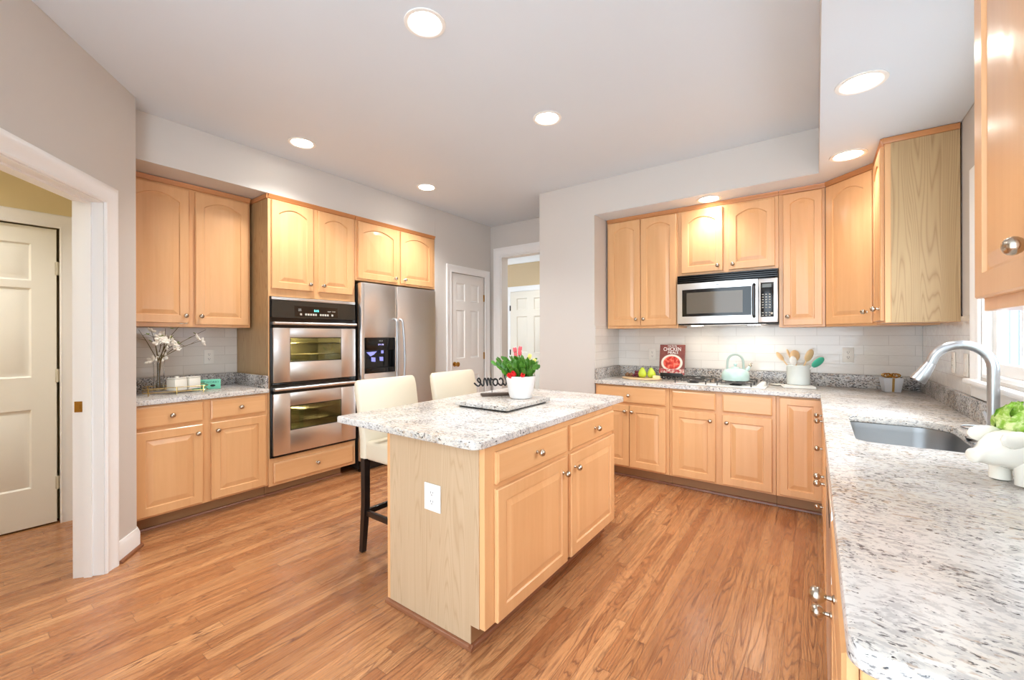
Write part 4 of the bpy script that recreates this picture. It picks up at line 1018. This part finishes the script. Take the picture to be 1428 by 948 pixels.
# ------------------------------------------------------------------ island top items
t = thing('granite_trivet', 'square granite slab with dark base on the island countertop', 'serving slab', (-1.59, 2.10, .9085))
m = MB(); m.box(-.198, .198, -.235, .235, .010, .034, .004); m.build('slab', GRANITE, t)
MB().box(-.178, .178, -.215, .215, 0.0003, .0098).build('base', BLACKM, t)
TZ = .9085+.0345
t = thing('flower_pot', 'white round pot with green cactus plant on the granite slab', 'potted plant', (-1.533, 2.203, TZ))
m = MB(); m.lathe([(.060, 0), (.068, .003), (.077, .03), (.094, .125), (.097, .140), (.094, .142), (.090, .138), (.085, .11), (.001, .108)], None, 36); m.build('pot', POTW, t, sharp=50)
m = MB(); m.lathe([(.084, .1105), (.06, .117), (.001, .120)], None, 24); m.build('soil', plain('soil', (62, 44, 32), .9), t)
rg = random.Random(11); LG = NT('cactus_leaf'); LG.set(color=LG.mix(LG.noise(LG.obj(), 22, 2), s2l((34, 84, 20)), s2l((92, 150, 42))), rough=.35); LG = LG.m
m = MB()
def leafseg(m, p, d, wd, ln, nrm):
    d = d.normalized(); s_ = d.cross(nrm).normalized(); n_ = s_.cross(d).normalized()
    prof = [(0, .25), (.12, .7), (.3, 1.0), (.42, .8), (.62, .98), (.8, .72), (.95, .42), (1.0, .12)]
    L = [[p+d*ln*q+s_*wd*w_*cos(2*pi*i/6)+n_*.0022*sin(2*pi*i/6) for i in range(6)] for q, w_ in prof]; m.loft(L); return p+d*ln*.96
tips = []
for i in range(74):
    a = rg.random()*2*pi; r_ = .072*math.sqrt(rg.random()); p = Vector((r_*cos(a), r_*sin(a), .116)); el = radians(90-42*(r_/.072)*rg.uniform(.5, 1.0)); d = Vector((cos(a)*cos(el), sin(a)*cos(el), sin(el)))
    for sgm in range(rg.choice((3, 3, 4))):
        nrm = Vector((rg.uniform(-1, 1), rg.uniform(-1, 1), rg.uniform(-.3, .3))).normalized(); p = leafseg(m, p, d, rg.uniform(.011, .016), rg.uniform(.040, .052), nrm); d = (d+Vector((cos(a)*.14+rg.uniform(-.3, .3), sin(a)*.14+rg.uniform(-.3, .3), .0))).normalized()
    tips.append((p, d))
m.build('foliage', LG, t, sharp=70)
def blossom(nm, mat, p, d, sz):
    m = MB(); d = d.normalized(); q = d.to_track_quat('Z', 'Y').to_matrix().to_4x4()
    for i in range(6):
        a = 2*pi*i/6; m.ball(p+d*sz*.5+(q @ Vector((cos(a)*sz*.28, sin(a)*sz*.28, 0))), sz*.16, sz*.16, sz*.6, 8, 6, q)
    m.build(nm, mat, t)
PINK = plain('pink_petals', (232, 96, 104), .5); YEL = plain('yellow_petals', (238, 226, 120), .5); RED = plain('red_petals', (226, 26, 34), .45)
up = sorted(tips, key=lambda v_: -v_[0].z)
vdir = Vector((-.809, -.588, 0)); bk = Vector((-.588, .809, 0))
for p, d in up[:2]: blossom('flower', PINK, p-d*.006, d, .030)
for off, mt, sz in (((.052, -.02, .250), YEL, .030), ((.080, -.02, .225), YEL, .026), ((-.005, -.02, .272), PINK, .030), ((-.03, -.02, .262), PINK, .026)):
    c = r0*off[0]+f0*off[1]+Vector((0, 0, off[2])); blossom('flower', mt, c, Vector((r0*off[0]*6+Vector((0, 0, 1)))), sz)
for off in ((-.058, -.062, .138), (-.038, -.070, .150), (.008, -.075, .136)):
    c = r0*off[0]+f0*off[1]+Vector((0, 0, off[2])); blossom('flower', RED, c, Vector((r0*off[0]-f0*.05+Vector((0, 0, .05)))), .034)
# welcome sign, seen from behind
t = thing('welcome_sign', 'black script welcome sign seen from behind on the granite slab', 'sign', (-1.705, 2.205, TZ+.0005)); sd = Vector((.62, .78, 0)).normalized()
t.rotation_euler = (0, 0, math.atan2(sd.y, sd.x))
MB().box(-.125, .125, -.024, .024, 0, .018, .002).build('base', plain('dark_base_wood', (72, 56, 44), .5), t)
m = MB()
for x in (-.052, .075): m.tube([(x, 0, .018), (x, 0, .075)], .0022, 8)
m.build('posts', BLACKM, t)
def script(strokes):
    m = MB()
    for st in strokes:
        # Catmull-Rom smooth
        P = [Vector((-x, 0, z)) for x, z in st]; Q = []
        for i in range(len(P)-1):
            a, b2, c, d = P[max(i-1, 0)], P[i], P[i+1], P[min(i+2, len(P)-1)]
            for k_ in range(5):
                u = k_/5; Q.append(.5*((2*b2)+(c-a)*u+(2*a-5*b2+4*c-d)*u*u+(3*b2-3*c+d-a)*u**3))
        Q.append(P[-1]); m.tube(Q, .0054, 8)
    return m
X0 = -.175; k_ = .001
def S(pts, dx): return [((X0+(dx+x)*k_), .060+z*k_) for x, z in pts]
W_ = S([(0, 88), (6, 96), (12, 60), (20, 12), (30, 40), (38, 72), (44, 40), (54, 10), (66, 50), (78, 98), (84, 92)], 0)
E1 = S([(0, 26), (14, 32), (22, 46), (14, 56), (4, 40), (6, 14), (20, 8), (36, 22)], 84)
Ls = S([(0, 22), (16, 50), (28, 96), (20, 112), (10, 80), (10, 26), (18, 6), (34, 20)], 118)
Cc = S([(28, 44), (16, 54), (2, 36), (8, 10), (24, 10), (38, 26)], 150)
O_ = S([(18, 52), (4, 40), (6, 14), (22, 8), (34, 28), (24, 50), (16, 48), (36, 46), (44, 48)], 186)
Mm = S([(0, 48), (4, 56), (4, 8), (14, 44), (22, 56), (26, 40), (25, 8), (36, 44), (44, 56), (50, 40), (50, 16), (58, 8), (68, 22)], 232)
E2 = S([(0, 26), (14, 32), (24, 48), (14, 58), (4, 40), (8, 14), (24, 8), (46, 28)], 300)
script([W_, E1, Ls, Cc, O_, Mm, E2]).build('lettering', BLACKM, t, label='mirrored black script lettering')

# ------------------------------------------------------------------ bar stools (face +X, local x = forward)
def stool(label, loc):
    t = thing('bar_stool', label, 'bar stool', loc, 0, 'bar stools at the island')
    m = MB(); m.box(-.02, .43, -.225, .225, .585, .70, .02, 3); m.build('seat', LEATHER, t)
    m = MB(); L = []
    for z, x0_, x1_, hw in ((.59, -.085, -.021, .225), (.70, -.085, -.021, .226), (.85, -.105, -.045, .230), (1.0, -.130, -.075, .234), (1.045, -.136, -.084, .230), (1.062, -.130, -.092, .218)):
        b_ = .012; L.append([Vector((x, y, z)) for x, y in ((x0_, -hw+b_), (x0_+b_, -hw), (x1_-b_, -hw), (x1_, -hw+b_), (x1_, hw-b_), (x1_-b_, hw), (x0_+b_, hw), (x0_, hw-b_))])
    m.loft(L); m.build('backrest', LEATHER, t, sharp=50)
    lm = None
    for x, y, bk_ in ((-.055, -.20, -.03), (-.055, .20, -.03), (.40, -.20, 0), (.40, .20, 0)):
        m = MB(); a = .019; b2 = .015; m.loft([[Vector((x+bk_+sx*b2, y+sy*b2, 0.001)) for sx, sy in ((-1, -1), (1, -1), (1, 1), (-1, 1))], [Vector((x+sx*a, y+sy*a, .30)) for sx, sy in ((-1, -1), (1, -1), (1, 1), (-1, 1))], [Vector((x+sx*a, y+sy*a, .584)) for sx, sy in ((-1, -1), (1, -1), (1, 1), (-1, 1))]]); m.build('leg', DARKWOOD, t)
    m = MB()
    for y in (-.20, .20): m.box(-.035, .380, y-.011, y+.011, .235, .268, .002)
    m.box(-.064, -.044, -.180, .180, .235, .268, .002); m.box(.389, .411, -.180, .180, .255, .288, .002); m.build('stretchers', DARKWOOD, t)
    return t
s1 = stool('cream leather bar stool nearer the oven at the island', (-2.205, 1.765, 0))
s2 = root_copy(s1, (-2.205, 2.395, 0), 'cream leather bar stool nearer the pantry door at the island')

# ------------------------------------------------------------------ left counter items
LZ = CT1+.0005
t = thing('wire_tray', 'gold wire tray on the left counter holding vase and canisters', 'tray', (-3.935, 1.075, LZ), 78)
TW, TD = .190, .105
m = MB()
for zz in (.022, .052):
    loop = rounded([(-TW, -TD), (TW, -TD), (TW, TD), (-TW, TD)], [.03]*4); loop = [Vector((p.x, p.y, zz)) for p in loop]; m.tube(loop+[loop[0]], .003, 6, False)
for x in (-TW+.03, 0, TW-.03):
    for y in (-TD, TD): m.tube([(x, y, .0), (x, y, .056)], .0035, 6)
m.build('frame', GOLD, t)
MB().box(-TW+.012, TW-.012, -TD+.008, TD-.008, .0195, .0235, .001).build('glass_shelf', PANE, t)
SZT = LZ+.0242
def canister(label, loc, lid):
    t = thing('canister', label, 'canister', loc, 20, 'canisters in the wire tray')
    m = MB(); m.box(-.045, .045, -.045, .045, 0, .085, .006); m.build('body', CERAMIC, t)
    m = MB()
    if lid: m.box(-.042, .042, -.042, .042, .0855, .094, .004); m.lathe([(.012, .0945), (.014, .104), (.001, .106)], None, 14)
    else: m.box(-.0455, .0455, -.0455, .0455, .0855, .0935, .003)
    m.build('lid', CERAMIC, t)
canister('white canister with a knob lid beside the vase', (-3.90, 1.072, SZT), True)
canister('flat-topped white canister beside the turquoise sign', (-3.945, 1.172, SZT), False)
t = thing('flower_vase', 'slim clear glass vase holding white blossom twigs', 'vase', (-3.98, .985, SZT))
m = MB(); m.lathe([(.030, 0), (.034, .004), (.032, .05), (.033, .19), (.037, .225), (.0345, .225), (.0305, .19), (.029, .05), (.028, .012), (.001, .010)], None, 24); m.build('glass_body', GLASS, t)
MB().lathe([(.027, .013), (.028, .06), (.001, .06)], None, 20).build('water', GLASS, t)
t = thing('blossom_twigs', 'white blossom twigs fanned out of the glass vase', 'flowers', (-3.98, .985, SZT+.0145))
rg = random.Random(4); TW_ = plain('twig_bark', (104, 88, 52), .7); PET = plain('white_petals', (246, 240, 228), .6); LGN = plain('twig_leaf', (126, 144, 56), .5)
tg = MB(); fl = []; lv = MB()
ends = [(-.115, .0, .44), (-.05, .02, .44), (.08, .03, .40), (.30, -.0, .445), (.27, .02, .36), (.04, .0, .45), (.15, -.01, .50), (-.02, -.03, .36), (.02, -.04, .37), (.06, -.05, .33), (.11, -.03, .33)]
for ey, ex, ez in ends:
    e_ = Vector((ex, ey, ez)); b_ = Vector((rg.uniform(-.010, .010), rg.uniform(-.010, .010), .0)); nk = Vector((rg.uniform(-.012, .012), rg.uniform(-.012, .012), .215))
    md = nk.lerp(e_, .5)+Vector((rg.uniform(-.012, .012), rg.uniform(-.015, .015), .02)); tg.tube([b_, nk, md, e_], [.0035, .003, .0025, .0015], 6)
    for q in range(2):
        s_ = md.lerp(e_, rg.uniform(0, .6)); tt = s_+Vector((rg.uniform(-.03, .03), rg.uniform(-.05, .05), rg.uniform(.0, .05))); tg.tube([s_, tt], [.0018, .001], 5)
        if rg.random() < .7:
            d = (tt-s_).normalized(); lv.ball(tt, .005, .003, .013, 8, 6, d.to_track_quat('Z', 'Y').to_matrix().to_4x4())
tg.build('twigs', TW_, t); lv.build('leaves', LGN, t)
bl = [(-.045, -.0, .43), (.155, .0, .505), (.0, .0, .38), (.03, .02, .355), (-.01, .02, .345), (.055, -.01, .345), (.075, .01, .36), (.04, .0, .315), (.105, .0, .30), (.235, .01, .38), (.27, .01, .345), (-.005, -.01, .22), (-.04, -.01, .21), (.025, -.02, .235), (.085, .02, .33), (.02, -.02, .405)]
fm = MB()
for i in range(5):
    a = 2*pi*i/5; fm.ball((.012*cos(a), .012*sin(a), .004), .011, .008, .005, 10, 6, Matrix.Rotation(a, 4, 'Z') @ Matrix.Rotation(radians(-30), 4, 'Y'))
fm.ball((0, 0, .003), .005, .005, .004, 8, 6)
fme = fm.mesh('blossom', PET)
for y_, x_, z_ in bl:
    b_ = bpy.data.objects.new('blossom', fme); COL.objects.link(b_); b_.parent = t; b_.location = (x_, y_, z_); b_.rotation_euler = (rg.uniform(-.9, .9), radians(60)+rg.uniform(-.7, .7), rg.uniform(-.8, .8)); s_ = rg.uniform(1.4, 1.95); b_.scale = (s_, s_, s_)
t = thing('turquoise_sign', 'small turquoise wooden sign block beside the white canisters', 'sign', (-4.02, 1.300, LZ), 72)
MB().box(-.095, .095, -.012, .012, 0, .078, .002).build('block', TURQ, t)
DG = plain('dark_teal_print', (36, 110, 92), .6)
text_mesh(t, 'lettering', "DON'T WORRY", .024, Matrix.Translation((0, -.0125, .055)) @ FRONT, DG, .0004)
text_mesh(t, 'lettering', 'BEE', .024, Matrix.Translation((-.018, -.0125, .028)) @ FRONT, DG, .0004)
m = MB(); m.ball((.042, -.0125, .028), .018, .0012, .009); m.build('painted_bee', plain('dark_bee', (14, 36, 26), .6), t)

# ------------------------------------------------------------------ recessed lamps
def can(label, x, y, z, watt=CAN_WATT, soffit=False, r=.082):
    t = thing('recessed_light', label, 'ceiling light', (x, y, z), 0, None)
    m = MB(); m.lathe([(r, -.0002), (r+.018, -.0008), (r+.017, -.005), (r+.004, -.007), (r-.004, -.004), (r-.006, -.0012)], None, 40, False, False); m.build('trim_ring', WHITE, t)
    m = MB(); m.lathe([(r-.006, -.0014), (r-.014, -.0020), (.001, -.0024)], None, 32, True, True); m.build('lens', BULB, t, label='glowing lamp lens')
    ld = bpy.data.lights.new('lamp', 'SPOT'); ld.energy = watt; ld.color = (1.0, .985, .965); ld.spot_size = radians(128); ld.spot_blend = .85; ld.shadow_soft_size = .07
    lo = bpy.data.objects.new('lamp', ld); COL.objects.link(lo); lo.parent = t; lo.location = (0, 0, -.03)
can('recessed light in the main ceiling nearest the camera', -1.54, 1.405, CZ)
can('recessed light in the main ceiling before the cooktop soffit', -1.522, 2.52, CZ)
can('recessed light in the main ceiling above the oven', -3.27, 1.70, CZ, 40)
can('recessed light in the main ceiling nearest the pantry door', -3.22, 2.955, CZ, 48)
can('recessed light in the right soffit nearest the camera', .172, 2.57, SZ-.003, 10)
can('recessed light in the right soffit before the corner cabinet', .170, 3.55, SZ-.003, 10)
can('recessed light in the back soffit above the microwave cabinet', -.757, 3.965, SZ-.003, 12)
can('unseen recessed light added in the hall beyond the cased opening', -3.3, 5.3, CZ, 27)  # out-of-view lamp added to light the far hall
can('unseen recessed light added in the side hall beyond the diagonal doorway', -3.75, -.45, CZ, 60)  # added lamp, never in view, brightens the dark side hall
